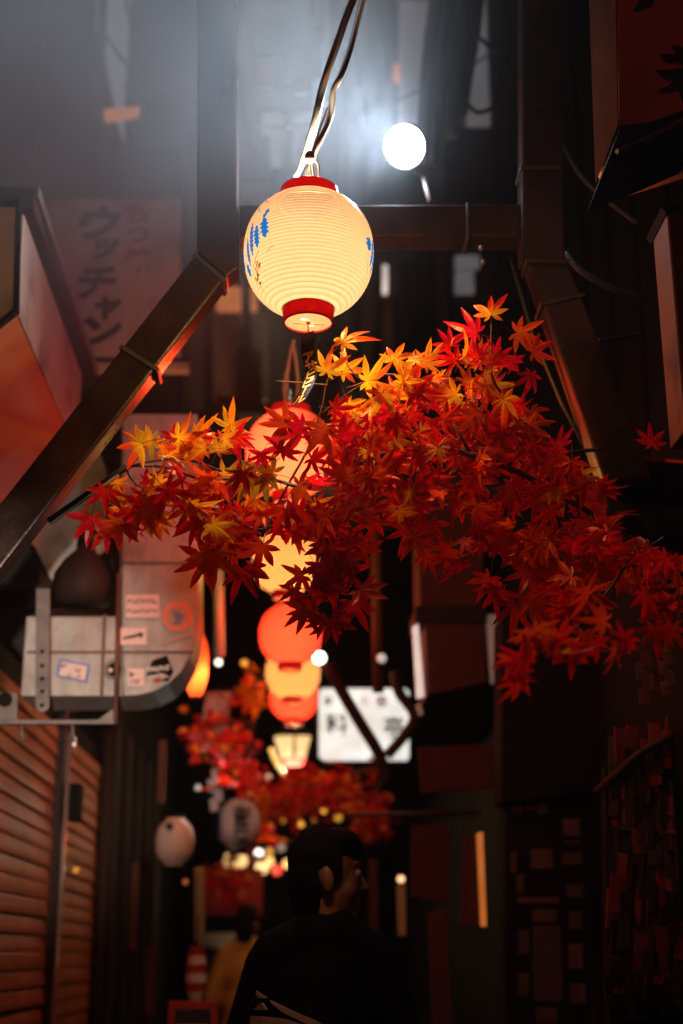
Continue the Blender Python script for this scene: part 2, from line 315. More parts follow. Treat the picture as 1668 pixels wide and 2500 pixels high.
# ---- lower left: boarded wall
t = thing('boarded_wall', 'varnished board wall in the bottom left corner, lit orange', 'wall', (-1, 5.4, 0))
MB().box((-1.3, 3.6, 0), (-.985, 7.4, 2.42)).build('backing', MT['black'], t)
def board_mesh(length, nm):
    prof = [(0, -.031), (.013, -.031), (.0165, -.028), (.016, -.012), (.0115, .012), (.009, .024), (.0065, .029), (0, .0295)]
    n = len(prof); mb = MB()
    mb.add([(x, 0, z) for x, z in prof] + [(x, length, z) for x, z in prof], [tuple(range(n)), tuple(range(2 * n - 1, n - 1, -1))] + [(i, (i + 1) % n, (i + 1) % n + n, i + n) for i in range(n)])
    o = mb.build(nm, MT['board'], None, smooth=False); me = o.data
    bpy.data.objects.remove(o); return me
bl = {}
row = 0
z = .62
while z < 2.36:
    cuts = [3.75, 5.93]
    segs = list(zip(cuts[:-1], cuts[1:])) + [(6.03, 7.28)]
    for a, b_ in segs:
        L_ = round(b_ - a - .003, 3)
        if L_ not in bl: bl[L_] = board_mesh(L_, 'board')
        o = bpy.data.objects.new('board', bl[L_]); COL.objects.link(o); o.parent = t
        bb = V(bl[L_].vertices[0].co)
        mn = min(v.co.y for v in bl[L_].vertices)
        zz = sum(v.co.z for v in bl[L_].vertices) / len(bl[L_].vertices)
        xx = min(v.co.x for v in bl[L_].vertices)
        o.location = V((-.984 - xx + rnd.uniform(-.003, .003), a - mn, z - zz)) - t.location
        o.rotation_euler = (rnd.uniform(-.004, .004), rnd.uniform(-.08, .08), 0)
    z += .0645; row += 1
MB().box((-.985, 5.945, 0), (-.945, 6.015, 2.5)).build('post', MT['dark'], t, .004)
MB().tube([(-.925, 5.95, 0), (-.925, 5.95, 2.3)], .008, 8).build('conduit', MT['tube'], t, smooth=True)
MB().box((-.93, 6.0, 1.95), (-.88, 6.12, 2.1)).build('meter_box', MT['black'], t, .006)
MB().tube([(-.94, 7.3, 0), (-.94, 7.3, 2.6)], .03, 8).build('post', MT['dark'], t, smooth=True)
# ---- arch frame of square ducts with two braces
Yf, Df = 3.22, .075
t = thing('duct_frame', 'brown arch frame of square steel with slanting braces across the alley', 'frame', (0, Yf, 2.4))
MB().prism(px_poly([(480, 617), (-160, 1434), (-160, 1596), (548, 680)], Yf), (0, Df, 0)).build('brace', MT['steel'], t, .006, label='left slanting brace with a red glint')
MB().prism(px_poly([(481, -300), (481, 614), (552, 676), (582, 655), (577, -300)], Yf), (0, Df, 0)).build('post', MT['steel'], t, .006, label='left upright of the frame')
MB().prism(px_poly([(584, 500), (584, 578), (1272, 578), (1272, 497)], Yf), (0, Df, 0)).build('crossbar', MT['steel'], t, .006)
MB().prism(px_poly([(1274, -300), (1274, 626), (1380, 634), (1366, -300)], Yf - .01), (0, Df, 0)).build('post', MT['steel'], t, .006, label='right upright of the frame')
MB().prism(px_poly([(1290, 638), (1388, 640), (1600, 1180), (1478, 1180)], Yf + .01), (0, Df, 0)).build('brace', MT['steel'], t, .006, label='right slanting brace reddened on its inner edge')
MB().tube([P(1247, 630, 3.3), P(1300, 813, 3.3), P(1372, 985, 3.3), P(1466, 1160, 3.3)], .005, 6).build('conduit', MT['band'], t, smooth=True)
def band(pts, dy=.0):
    MB().prism(px_poly(pts, Yf - .006 + dy), (0, Df + .012, 0)).build('joint_band', MT['band'], t, .002)
band([(296, 839), (290, 849), (384, 908), (391, 899)]); band([(474, 614), (470, 624), (545, 688), (552, 679)])
band([(1271, 402), (1271, 411), (1372, 411), (1372, 402)], -.01); band([(1139, 493), (1139, 583), (1147, 583), (1147, 493)])
band([(1284, 630), (1286, 639), (1392, 640), (1390, 631)]); band([(1318, 738), (1321, 747), (1430, 722), (1427, 713)], .01)
for (x, y) in ((1174, 606), (1180, 640)): MB().ball(P(x, y, Yf - .01), .007, 8, 6).build('bolt', MT['iron'], t, smooth=True)
# ---- dark awning end, lower right of the frame
t = thing('awning', 'black awning end at the foot of the right brace', 'awning', tuple(P(1600, 1268, 3.3)))
MB().prism(px_poly([(1482, 1186), (1482, 1262), (1560, 1266), (1600, 1300), (1700, 1330), (1700, 1126), (1580, 1126), (1560, 1180)], 3.3), (0, .5, 0)).build('roof_panel', MT['black'], t, .006)
MB().prism(px_poly([(1575, 1117), (1575, 1124), (1700, 1134), (1700, 1126)], 3.28), (0, .5, 0)).build('trim', MT['redcloth'], t)
# ---- sign box on the left, edge-on
t = thing('sign_box', 'weathered orange sign box jutting from the left wall behind the brace', 'sign', (-.8, 4, 2.5))
yA = 3.42; X0 = P(52, 620, yA).x; yB = PX(222, 930, X0 + .03).y
zt, zm, zb = P(88, 482, yA).z, P(48, 760, yA).z, 0
MB().box((-1.2, yA, zm), (X0, yB, zt - .05)).build('body', MT['boxface'], t, .004)
MB().box((-1.3, yA - .02, zt - .048), (X0 + .03, yB + .1, zt + .02)).build('top_beam', MT['dark'], t, .006)
MB().box((X0 + .031, yA - .02, zt - .01), (X0 + .04, yB + .1, zt + .022)).build('weathered_edge', MT['iron'], t, .002)
MB().prism([(X0 - .004, yA, zm - .003), (-1.25, yA, zm - .42), (-1.25, yB, zm - .42), (X0 - .004, yB, zm - .003)], (-.008, 0, .012)).build('underside_panel', MT['orange'], t, label='orange underside glowing in the lantern light')  # slanted to catch the lanterns; their orange light is put into its colour
MB().prism(px_poly([(-90, 490), (44, 484), (38, 752), (-90, 850)], yA - .02), (0, .014, 0)).build('front_panel', MT['boxface'], t, .003)
for q in ([(44, 484), (50, 484), (44, 756), (38, 752)], [(38, 752), (44, 757), (-90, 862), (-90, 852)], [(-90, 478), (50, 473), (50, 484), (-90, 490)]):
    MB().prism(px_poly(q, yA - .028), (0, .024, 0)).build('panel_frame', MT['black'], t)
# lower canopy behind the brace
t = thing('canopy', 'pinkish canopy panel sagging under the brace above the dark bottles', 'canopy', tuple(P(120, 1430, 4.5)))
MB().prism(px_poly([(-60, 1180), (240, 1100), (300, 1240), (258, 1330), (163, 1400), (124, 1428), (60, 1290), (-60, 1330)], 4.9), (0, .06, 0)).build('panel', MT['cream'], t, .004)
MB().prism(px_poly([(72, 1335), (82, 1330), (130, 1424), (120, 1430)], 4.86), (0, .05, 0)).build('rib', MT['dark'], t)
MB().prism(px_poly([(-60, 1425), (118, 1422), (122, 1436), (-60, 1440)], 4.84), (0, .3, 0)).build('rail', MT['dark'], t)
t = thing('jug', 'dark jug on the ledge left of the galvanised duct', 'jug', tuple(P(205, 1470, 4.7)))
cj = P(200, 1475, 4.7); MB().lathe([(.001, 0), (.09, 0), (.105, .05), (.10, .10), (.07, .15), (.03, .19), (.025, .26), (.03, .27), (.001, .27)], cj, 20).build('jug_body', MT['dark'], t, smooth=True)
MB().tube(catmull([cj + V((.03, -.02, .25)), cj + V((.08, -.02, .24)), cj + V((.1, -.02, .12))]), .01, 6).build('handle', MT['dark'], t, smooth=True)
# ---- galvanised duct elbow with stickers
Yd = 4.62
t = thing('exhaust_duct', 'galvanised duct elbow plastered with stickers beside the boarded wall', 'duct', tuple(P(290, 1700, Yd)))
arc = [(481, 1520), (477, 1560), (464, 1602), (442, 1640), (412, 1668), (374, 1688), (335, 1697), (300, 1699)]
MB().prism(px_poly([(300, 1010), (297, 1504), (300, 1699)] + arc[::-1][1:] + [(484, 1500), (483, 1010)], Yd), (0, .3, 0)).build('elbow', MT['zinc'], t, .006)
MB().prism(px_poly([(64, 1504), (50, 1699), (299, 1699), (296, 1504)], Yd + .002), (0, .3, 0)).build('horizontal_run', MT['zinc'], t, .006)
def dface(pts, mat, nm, k, th=.004, par=None, **kw): return MB().prism(px_poly(pts, Yd - k), (0, th, 0)).build(nm, mat, par or t, **kw)
dface([(300, 1371), (300, 1377), (484, 1377), (484, 1371)], MT['iron'], 'seam', .005)
dface([(66, 1589), (66, 1595), (470, 1595), (474, 1589)], MT['rust'], 'seam', .004)
dface([(252, 1500), (244, 1702), (252, 1702), (260, 1500)], MT['rust'], 'strap', .009)
dface([(298, 1000), (290, 1700), (294, 1700), (302, 1000)], MT['iron'], 'seam', .006)
stk = []
def sticker(pts, mat, lab):
    o = dface(pts, mat, 'sticker', .0085, .002, label=lab); return o
MT['stkpink'] = pmat('sticker_pink', (.62, .47, .43), (.52, .38, .35), 12, .6, bump=0)
MT['stkor'] = pmat('sticker_orange', (.62, .20, .10), (.5, .16, .08), 12, .6, bump=0)
MT['stkbl'] = pmat('sticker_blue', (.16, .18, .42), None, 12, .6, bump=0)
MT['stktan'] = pmat('sticker_tan', (.38, .28, .2), (.3, .22, .16), 12, .6, bump=0)
def lines(o, chs, x, y, dx, size, mat=MT['ink'], ang=0):
    mb = MB(); a = R(ang); ux = V((math.cos(a), 0, math.sin(a))); uy = V((-math.sin(a), 0, math.cos(a)))
    for i in range(len(chs)):
        p = P(x + dx * i, y - math.tan(a) * dx * i, Yd - .0095); w, hh_ = size * rnd.uniform(.2, .32), size * rnd.uniform(.28, .4)
        for (cx, cz, bw, bh) in ((-w, 0, .07 * size, hh_), (rnd.uniform(-.2, 1) * w, rnd.uniform(-.3, .3) * hh_, .06 * size, hh_ * .6), (0, rnd.choice((-1, 0, 1)) * hh_ * .8, w, .06 * size)):
            mb.add([p + ux * (cx + sx_ * bw) + uy * (cz + sz_ * bh) for sx_, sz_ in ((-1, -1), (1, -1), (1, 1), (-1, 1))], [(0, 1, 2, 3)])
    mb.build('lettering', mat, o)
o = sticker(rect(307, 1452, 389, 1508), MT['stkpink'], 'pale square sticker with two rows of dark letters'); lines(o, '------', 317, 1468, 12.5, .022); lines(o, '-------', 315, 1492, 11, .020)
o = MB().disc(P(434, 1505, Yd - .0085), 36 * mpp(4.9), (0, -1, 0), 28).build('sticker', MT['stkor'], t, label='round orange ringed sticker with a blue bird')
MB().disc(P(434, 1505, Yd - .0095), 25 * mpp(4.9), (0, -1, 0), 28).build('inner_disc', MT['stktan'], o)
MB().add(px_poly([(418, 1487), (434, 1497), (436, 1485), (444, 1502), (458, 1499), (446, 1510), (440, 1524), (418, 1528), (428, 1512)], Yd - .0105), [tuple(range(9))]).build('bird', MT['stkbl'], o)
o = sticker(rect(294, 1533, 358, 1574), MT['stkpink'], 'faded pink sticker with a dark arrow')
MB().add(px_poly([(300, 1556), (340, 1546), (338, 1541), (352, 1548), (344, 1560), (342, 1554), (300, 1562)], Yd - .0095), [tuple(range(7))]).build('arrow', MT['ink'], o)
o = sticker([(137, 1652), (214, 1668), (221, 1622), (144, 1608)], MT['stkbl'], 'blue bordered sticker tilted on the horizontal duct')
MB().add(px_poly([(145, 1648), (207, 1660), (213, 1627), (151, 1615)], Yd - .0095), [(0, 1, 2, 3)]).build('inner_face', MT['stkpink'], o)
lines(o, '-----', 156, 1628, 12, .026, MT['redink'], -11); lines(o, '----', 158, 1645, 12, .018, MT['redink'], -11)
o = MB().disc(P(279, 1635, Yd - .0125), 25 * mpp(4.95), (0, -1, 0), 24).build('sticker', MT['iron'], t, label='round dark sticker across the rusty strap')
MB().disc(P(279, 1635, Yd - .0135), 16 * mpp(4.95), (0, -1, 0), 24).build('inner_disc', MT['black'], o)
MB().disc(P(270, 1636, Yd - .0145), 5 * mpp(4.95), (0, -1, 0), 16).build('dot', MT['stkpink'], o)
o = sticker(rect(312, 1632, 352, 1675), MT['stkpink'], 'small pale sticker with a black sketch'); lines(o, '-', 324, 1646, 12, .034); lines(o, '--', 324, 1665, 14, .022)
o = sticker([(357, 1650), (410, 1664), (424, 1640), (408, 1600), (372, 1612)], MT['black'], 'black sticker with white lettering by the curved edge')
lines(o, '------', 366, 1634, 9, .024, MT['white'], 5); lines(o, '-----', 370, 1652, 9, .022, MT['white'], 5)
sticker([(373, 1661), (396, 1652), (404, 1658), (380, 1668)], MT['redcloth'], 'small red scrap of sticker')
sticker([(392, 1568), (470, 1545), (472, 1552), (396, 1574)], MT['stktan'], 'torn tan strip of sticker')
# slotted bracket and rail
t = thing('bracket', 'slotted iron bar bracket hanging across the horizontal duct', 'bracket', tuple(P(102, 1740, Yd - .1)))
Yb = Yd - .12
bar = [(88, 1436), (86, 1722), (90, 1733), (103, 1739), (116, 1733), (120, 1722), (122, 1436)]
MB().prism(px_poly(bar, Yb), (0, .01, 0)).build('bar', MT['iron'], t, .002)
for y in (1591, 1625, 1657, 1688, 1722): MB().disc(P(103, y, Yb - .003), 5 * mpp(4.8), (0, -1, 0), 14).build('bolt_hole', MT['black'], t)
MB().prism(px_poly(rect(-40, 1757, 284, 1767), Yb - .005), (0, .03, 0)).build('rail', MT['iron'], t, .002)
MB().tube([P(290, 1400, Yb), P(282, 1768, Yb)], .007, 8).build('rod', MT['rust'], t, smooth=True)
MB().prism(px_poly([(240, 1757), (278, 1730), (278, 1757)], Yb), (0, .008, 0)).build('gusset', MT['iron'], t)
MB().prism(px_poly(rect(-30, 1690, 42, 1757), Yb), (0, .02, 0)).build('plate', MT['iron'], t, .004)
MB().disc(P(12, 1708, Yb - .004), .024, (0, -1, 0), 18).build('bolt_hole', MT['black'], t)
for x in (52, 176): MB().tube([P(x, 1766, Yb), P(x + 4, 1812, Yb)], .006, 8).build('hook', MT['iron'], t, smooth=True)
MB().prism(px_poly([(180, 1796), (186, 1800), (184, 1824), (177, 1820)], Yb), (0, .02, 0)).build('clip', MT['white'], t)
# ---- the red and black brush sign
Ys = 5.25
t = thing('shop_sign', 'pale shop sign with large black and red brush lettering under the window', 'sign', tuple(P(290, 880, Ys)))
pan = MB().prism(px_poly([(118, 484), (108, 872), (440, 872), (440, 484)], Ys), (0, .05, 0)).build('panel', MT['cream'], t, .004)
MB().prism(px_poly(rect(215, 872, 460, 884), Ys - .01), (0, .07, 0)).build('lower_trim', MT['dark'], t)
MB().prism(px_poly(rect(215, 885, 460, 900), Ys - .008), (0, .06, 0)).build('ledge', MT['cream'], t)
for ch, x, y, s_, sk_ in (('ウ', 243, 545, .165, .22), ('ッ', 256, 608, .13, .25), ('チ', 235, 690, .165, .25), ('ャ', 262, 752, .13, .2), ('ン', 240, 812, .165, .25)):
    mb = MB(); glyph(mb, ch, P(x, y, Ys - .001), s_, bold=.05, skew=sk_, sx=1.15 if ch in 'ウン' else 1); mb.build('brush_character', MT['ink'], pan)
for ch, x, y, s_ in (('も', 332, 518, .11), ('つ', 336, 574, .10), ('焼', 334, 636, .115)):
    mb = MB(); glyph(mb, ch, P(x, y, Ys - .001), s_, bold=.03, skew=.1); mb.build('brush_character', MT['redink'], pan, label='red brush character')
# ---- right hanging signs
Yr = 2.55
t = thing('hanging_sign', 'large pale sign box with black brush strokes in the top right corner', 'sign', tuple(P(1600, 390, Yr)))
MT['signplastic'] = pmat('red_tinted_cream', (.55, .23, .17), (.45, .18, .13), 2, .5, 0, .04, spec=.15)  # cream sign face with the red lantern light mixed into its colour
MT['signside'] = pmat('sign_side', (.035, .014, .010), (.02, .008, .006), 3, .9, spec=.0)
MT['dullorange'] = pmat('dull_orange_sign', (.11, .032, .009), (.08, .02, .006), 3, .7, spec=.1)
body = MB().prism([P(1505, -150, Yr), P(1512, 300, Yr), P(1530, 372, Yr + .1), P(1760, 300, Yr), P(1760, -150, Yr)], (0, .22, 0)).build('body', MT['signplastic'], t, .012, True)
MB().prism([P(1457, -150, Yr + .1), P(1477, 392, Yr + .1), P(1509, 305, Yr - .004), P(1501, -150, Yr - .004)], (.0, .1, 0)).build('side_panel', MT['signside'], t, .004)
MB().prism(px_poly([(1482, 398), (1516, 306), (1580, 300), (1720, 250), (1720, 300), (1600, 352)], Yr - .012), (0, .2, 0)).build('bottom_frame', MT['black'], t)
MB().prism(px_poly([(1505, 362), (1572, 335), (1580, 329), (1700, 268), (1700, 282), (1584, 338), (1512, 368)], Yr - .03), (0, .016, 0)).build('edge_trim', MT['iron'], t)
mb = MB()
for q in ([(1545, 27), (1562, 24), (1590, 14), (1600, -8), (1566, -8)], [(1610, 133), (1628, 131), (1660, 133), (1690, 160), (1672, 172), (1655, 148), (1640, 152), (1622, 147)],
          [(1600, 171), (1640, 170), (1700, 160), (1700, 210), (1665, 180), (1640, 192), (1622, 190)], [(1602, 220), (1630, 210), (1655, 186), (1700, 180), (1700, 300), (1668, 255), (1655, 216), (1630, 224)],
          [(1640, 112), (1655, 110), (1690, 130), (1690, 150), (1650, 132)]):
    MB().add(px_poly(q, Yr - .0035), [tuple(range(len(q)))]).build('brush_stroke', MT['ink'], t)
t = thing('hanging_sign', 'plain orange-brown sign edge below the large pale sign box', 'sign', tuple(P(1700, 1100, 2.7)))
MB().prism(px_poly([(1627, 520), (1672, 1050), (1760, 1050), (1760, 520)], 2.7), (0, .12, 0)).build('body', MT['dullorange'], t, .006)
MB().prism(px_poly([(1615, 505), (1627, 520), (1760, 520), (1760, 505)], 2.69), (0, .14, 0)).build('frame', MT['black'], t)
# ---- cables on the right
def cable(name, label, pts, r, Y=None, mat='cable', zc=None):
    pp = [(P(x, y, Y) if zc is None else C(x, y, zc)) for x, y in pts]
    o = MB().tube(catmull(pp, 6), r, 8).build(name, MT[mat], None, smooth=True); return tag(o, label, 'cable', 'cables hung between the buildings')
for i, (pts, r) in enumerate((([(1075, -60), (1052, 120), (1040, 260), (1030, 420)], .035), ([(1110, -60), (1080, 120), (1075, 250), (1062, 400)], .03), ([(1150, -60), (1130, 120), (1108, 230), (1098, 330)], .045), ([(1172, -60), (1160, 60), (1140, 180), (1125, 280)], .03))):
    cable('cable', ('thick black cable, leftmost of the bundle right of the spotlight', 'black cable second from the left in the bundle right of the spotlight', 'widest black cable in the bundle right of the spotlight', 'black cable at the right side of the bundle by the pale panel')[i], pts, r, 5.2 + .05 * i)
cable('cable', 'thin wire sagging across the top between the two uprights', [(300, 210), (560, 300), (840, 290), (1130, 170), (1300, 60)], .006, 6.0)
cable('cable', 'wire drooping from the pale window to the left upright', [(240, 60), (330, 180), (430, 215), (520, 160)], .007, 5.6)
cable('cable', 'thin black cable looping behind the right upright', [(1155, 78), (1190, 110), (1230, 160), (1228, 215), (1200, 262), (1165, 274), (1140, 250)], .009, 5.0)
cable('cable', 'thin cable hanging straight beside the loop', [(1250, -40), (1236, 100), (1222, 180), (1200, 310)], .007, 5.05)
cable('cable', 'slack cable sagging from the right upright to the wall, upper one', [(1372, 345), (1420, 430), (1500, 500), (1560, 545)], .008, 3.6)
cable('cable', 'slack cable sagging from the knee of the right brace', [(1382, 615), (1420, 660), (1500, 705), (1575, 728)], .010, 3.45)
cable('cable', 'thin wire running out from the right brace towards the wall', [(1462, 832), (1510, 826), (1570, 815)], .006, 3.4)
cable('cable', 'black twig-like wire tied across the right brace', [(1370, 1106), (1420, 1101), (1475, 1096)], .005, 3.15)
# ---- lit box sign on the right wall (white edge strips)
t = thing('box_sign', 'brown box sign with a bright white edge strip behind the right foliage', 'sign', tuple(P(1105, 1690, 5.6)))
Yx = 5.6
MT['tubelight'] = emat('white_strip_light', (1, .86, .76), .62, (.6, .6, .6), 6)
MT['tubedim'] = emat('dim_strip_light', (.9, .74, .6), .07, (.4, .35, .3), 5)
MB().prism(px_poly([(1020, 1150), (1026, 1478), (1176, 1478), (1185, 1150)], Yx), (0, .3, 0)).build('upper_panel', MT['brown'], t, .004)
MB().prism(px_poly([(1015, 1478), (1015, 1519), (1190, 1519), (1190, 1478)], Yx - .02), (0, .3, 0)).build('divider', MT['dark'], t, .004)
MB().prism(px_poly([(1038, 1521), (1044, 1695), (1120, 1680), (1188, 1665), (1184, 1521)], Yx), (0, .3, 0)).build('lower_panel', MT['brown'], t, .004)
MB().prism(px_poly([(1008, 1530), (1022, 1522), (1037, 1700), (1018, 1704)], Yx - .02), (0, .03, 0)).build('light_strip', MT['tubelight'], t, .004)
MB().prism(px_poly([(1016, 1720), (1026, 1714), (1034, 1742), (1024, 1746)], Yx - .02), (0, .03, 0)).build('light_strip', MT['tubedim'], t)
MB().prism(px_poly([(1188, 1500), (1232, 1500), (1236, 1655), (1200, 1668)], Yx + .01), (0, .04, 0)).build('side_strip', MT['tubedim'], t, .004)
t = thing('pipe', 'pale drainpipe left of the brown box sign', 'pipe', tuple(P(925, 1700, 6)))
MB().tube([P(916, 1180, 6), P(924, 1690, 6)], .025, 10).build('pipe_body', MT['brown'], t, smooth=True)
MB().ball(P(932, 1607, 5.9), .02, 10, 8).build('lamp_cap', emat('small_white_lamp', (1, .9, .85), .45), t, smooth=True)
# ---- backlit white sign behind a forked branch
Yw = 7.7
t = thing('backlit_sign', 'glowing white sign with dark lettering behind a forked branch', 'sign', tuple(P(885, 1857, Yw)))
MT['backlit'] = emat('backlit_acrylic', (.88, 1, .95), .80, (.6, .6, .6), 3)
MB().prism(px_poly(rect(774, 1676, 1004, 1861), Yw + .005), (0, .12, 0)).build('case', MT['black'], t, .01)
pan = MB().prism(px_poly([(779, 1690), (779, 1846), (790, 1857), (994, 1857), (999, 1846), (999, 1690), (990, 1681), (786, 1681)], Yw), (0, .004, 0)).build('lit_face', MT['backlit'], t)
for ch, x, y, s_, mt in (('料', 822, 1768, .125, 'ink'), ('亭', 962, 1775, .125, 'ink'), ('小', 890, 1709, .06, 'redink'), ('春', 932, 1712, .07, 'redink'), ('軒', 803, 1712, .055, 'redink')):
    mb = MB(); glyph(mb, ch, P(x, y, Yw - .002), s_, bold=.012); mb.build('character', MT[mt], pan)
# ================================================================== LIGHTS AND LANTERNS
def point(parent, loc, power, col, r=.02):
    l = bpy.data.lights.new('bulb_light', 'POINT'); l.energy = power; l.color = col; l.shadow_soft_size = r
    o = bpy.data.objects.new('bulb_light', l); COL.objects.link(o); o.parent = parent; o.location = loc; return o
PAPER_Y = paper_mat('cream_paper', (.0080, .0045, .0029), (1, .62, .26), .12, (.014, .010, .006), rib_shade=True)
PAPER_Y2 = paper_mat('cream_paper_far', (.0220, .0098, .0032), (1, .55, .2), .10, (.014, .010, .006))
PAPER_R2 = paper_mat('red_paper_far', (.055, .0046, .0022), (1, .05, .02), .10, (.02, .002, .0015), rim=(.05, .0016, .001))
PAPER_R = paper_mat('red_paper', (.034, .0085, .0042), (1, .06, .025), .15, (.02, .002, .0015), rim=(.034, .0012, .0006))
RINGM = paper_mat('red_plastic_ring', (.085, .0022, .0022), (1, .02, .02), .01, (.30, .012, .015), .3)
MT['blueink'] = paper_mat('blue_print', (.0002, .014, .15), (0, .1, .6), .03, (.0, .03, .15), .05)
PLATE = paper_mat('cream_plate', (.0085, .0042, .0022), (1, .7, .3), .05, (.05, .035, .02))
NR = 34; ZB, ZT = -.132, .122
def shell_r(z):
    u = abs(z) / (.142 if z < 0 else .136)
    return .135 * (1 - u ** 2.3) ** .5 if u < 1 else 0
def ridged(z):
    ph = (z - ZB) / (ZT - ZB) * NR * math.pi
    return shell_r(z) + .0042 * (abs(math.sin(ph)) ** .8 - .5)
def lantern_meshes():
    d = {}
    n = NR * 6; prof = [(ridged(ZB + (ZT - ZB) * i / n), ZB + (ZT - ZB) * i / n) for i in range(n + 1)]
    rt, rb = shell_r(ZT), shell_r(ZB)
    def keep(mb, mat, nm, smooth=True):
        o = mb.build(nm, mat, None, smooth=smooth); me = o.data
        me.transform(M.Translation(o.location)); bpy.data.objects.remove(o); return me
    d['shell'] = MB().lathe(prof, (0, 0, 0), 72)
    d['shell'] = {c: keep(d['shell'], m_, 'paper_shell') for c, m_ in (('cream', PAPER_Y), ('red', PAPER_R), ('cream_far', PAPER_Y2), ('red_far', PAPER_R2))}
    def ring(r0, r1, z0, z1): return MB().lathe([(r0, z0), (r1, z1), (r1 - .003, z1), (r0 - .003, z0), (r0, z0)], (0, 0, 0), 56)
    d['top'] = keep(ring(rt + .003, rt - .002, ZT - .006, ZT + .026), RINGM, 'top_ring', False)
    d['bot'] = keep(ring(rb - .002, rb + .002, ZB - .030, ZB + .004), RINGM, 'bottom_ring', False)
    # bottom plate with two vent holes
    bm = bmesh.new(); R_ = rb - .002
    pts = []
    mb = MB(); NN = 30
    holes = [V((.0065, .017)), V((-.009, -.012))]; hr = .0072
    for i in range(-NN, NN):
        for j in range(-NN, NN):
            x0, y0, s_ = i * R_ / NN, j * R_ / NN, R_ / NN
            c = V((x0 + s_ / 2, y0 + s_ / 2))
            if c.length > R_ - s_ * .2 or any((c - h).length < hr for h in holes): continue
            mb.add([(x0, y0, ZB - .026), (x0 + s_, y0, ZB - .026), (x0 + s_, y0 + s_, ZB - .026), (x0, y0 + s_, ZB - .026)], [(0, 1, 2, 3)])
    d['plate'] = keep(mb, PLATE, 'bottom_plate', False)
    d['wire'] = keep(MB().tube([(-.03, 0, ZB - .03), (.035, .004, ZB - .031)], .0012, 5).tube([(0, 0, ZB - .024), (0, 0, ZB - .05)], .0015, 5).ball((0, 0, ZB - .028), .005, 8, 6), MT['gold'], 'hook_wire')
    d['bail'] = keep(MB().tube([(-rt, 0, ZT + .02), (0, 0, ZT + .026), (rt, 0, ZT + .02)], .0015, 5).tube(catmull([(-.02, 0, ZT + .02), (0, 0, ZT + .09), (.02, 0, ZT + .02)]), .0012, 5), MT['tube'], 'hanger')
    return d
LM = lantern_meshes()
def lantern(kind, loc, label, power, rz=0, scale=1, bulbs=False, far=False):
    t = thing('paper_lantern', label, 'lantern', loc, 'lanterns hung in a row along the alley', rz); t.scale = (scale,) * 3
    for nm, me in (('paper_shell', LM['shell'][kind + ('_far' if far else '')]), ('top_ring', LM['top']), ('bottom_ring', LM['bot']), ('bottom_plate', LM['plate']), ('hook_wire', LM['wire']), ('hanger', LM['bail'])):
        o = bpy.data.objects.new(nm, me); COL.objects.link(o); o.parent = t
    point(t, (0, 0, -.01), power, (1, .80, .52) if kind == 'cream' else (1, .62, .36), .022)
    if bulbs:
        mb = MB().ball((-.018, -.02, .01), .016, 12, 8).ball((.03, -.02, .022), .016, 12, 8)
        me = mb.build('bulb', BULB, None, smooth=True); me.data.transform(M.Translation(me.location)); me.location = (0, 0, 0); me.parent = t
    return t
BULB = emat('bulb_glass', (1, .62, .3), 9)
PWY, PWR = 170, 100
l1 = C(754, 618, 3.0)
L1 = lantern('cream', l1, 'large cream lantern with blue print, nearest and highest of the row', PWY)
lan = [('red', (709, 1106), 4.36, 'big red lantern glowing behind the maple leaves'),
       ('cream', (697, 1370), 5.85, 'cream lantern peeping out below the maple leaves'),
       ('red', (709, 1548), 6.25, 'round red lantern touching the cream lantern below it'),
       ('cream', (715, 1640), 7.1, 'cream lantern squeezed between two red lanterns'),
       ('red', (718, 1700), 8.0, 'red lantern lowest in the row, above the small street lamp')]
LN = [lantern(k, C(*p, z), lb, PWR if i == 0 else 62, rnd.uniform(0, 6), 1, i == 0, i > 0) for i, (k, p, z, lb) in enumerate(lan)]
lantern('red', V((.1, 1.15, 2.95)), 'red lantern hung overhead just before the nearest cream lantern', 30)
lantern('cream', V((.06, -.4, 2.95)), 'cream lantern hung overhead behind the viewer', 13)
# print on the nearest lantern
def surf(a, z, k=.0004):                                          # a: degrees left(+)/right(-) of the side facing the viewer
    th = R(-90 - a); r = shell_r(z) + .0021 + k; return V((r * math.cos(th), r * math.sin(th), z)) + l1
def bar(mb, a0, a1, z0, z1, teeth, slant=0):
    a0, a1 = a0 - .02 * (a1 - a0), a1 + .02 * (a1 - a0); n = teeth * 6
    vs = []; fs = []
    for i in range(n + 1):
        u = i / n; z_ = z0 + (z1 - z0) * u; k = min(1, 3.2 * min(u, 1 - u) + .18)
        zig = .13 * (a1 - a0) * (1 if (i // 3) % 2 else -1) * k
        am, hw = (a0 + a1) / 2 + slant * (u - .5), (a1 - a0) / 2 * k
        vs += [surf(am - hw + zig, z_), surf(am, z_), surf(am + hw + zig, z_)]
    for i in range(n): fs += [(3 * i, 3 * i + 1, 3 * i + 4, 3 * i + 3), (3 * i + 1, 3 * i + 2, 3 * i + 5, 3 * i + 4)]
    mb.add(vs, fs)
mb = MB()
for a0, a1, z0, z1, tt, sl in ((38, 46, -.020, .028, 5, 2), (39, 44, .026, .048, 2, -4), (48.5, 55, -.034, .018, 6, 1), (57, 62.5, -.044, .034, 8, 0), (65, 70, -.058, .006, 7, 0), (72, 79, -.072, -.045, 3, 0), (82, 88, -.05, .0, 5, 0),
                               (-60, -70, -.022, .008, 3, 0), (-72, -78, -.05, .02, 7, -4), (-80, -86, -.06, .03, 8, -4)):
    mb = MB(); bar(mb, a0, a1, z0, z1, tt, sl); mb.build('blue_mark', MT['blueink'], L1)
rr = random.Random(3)
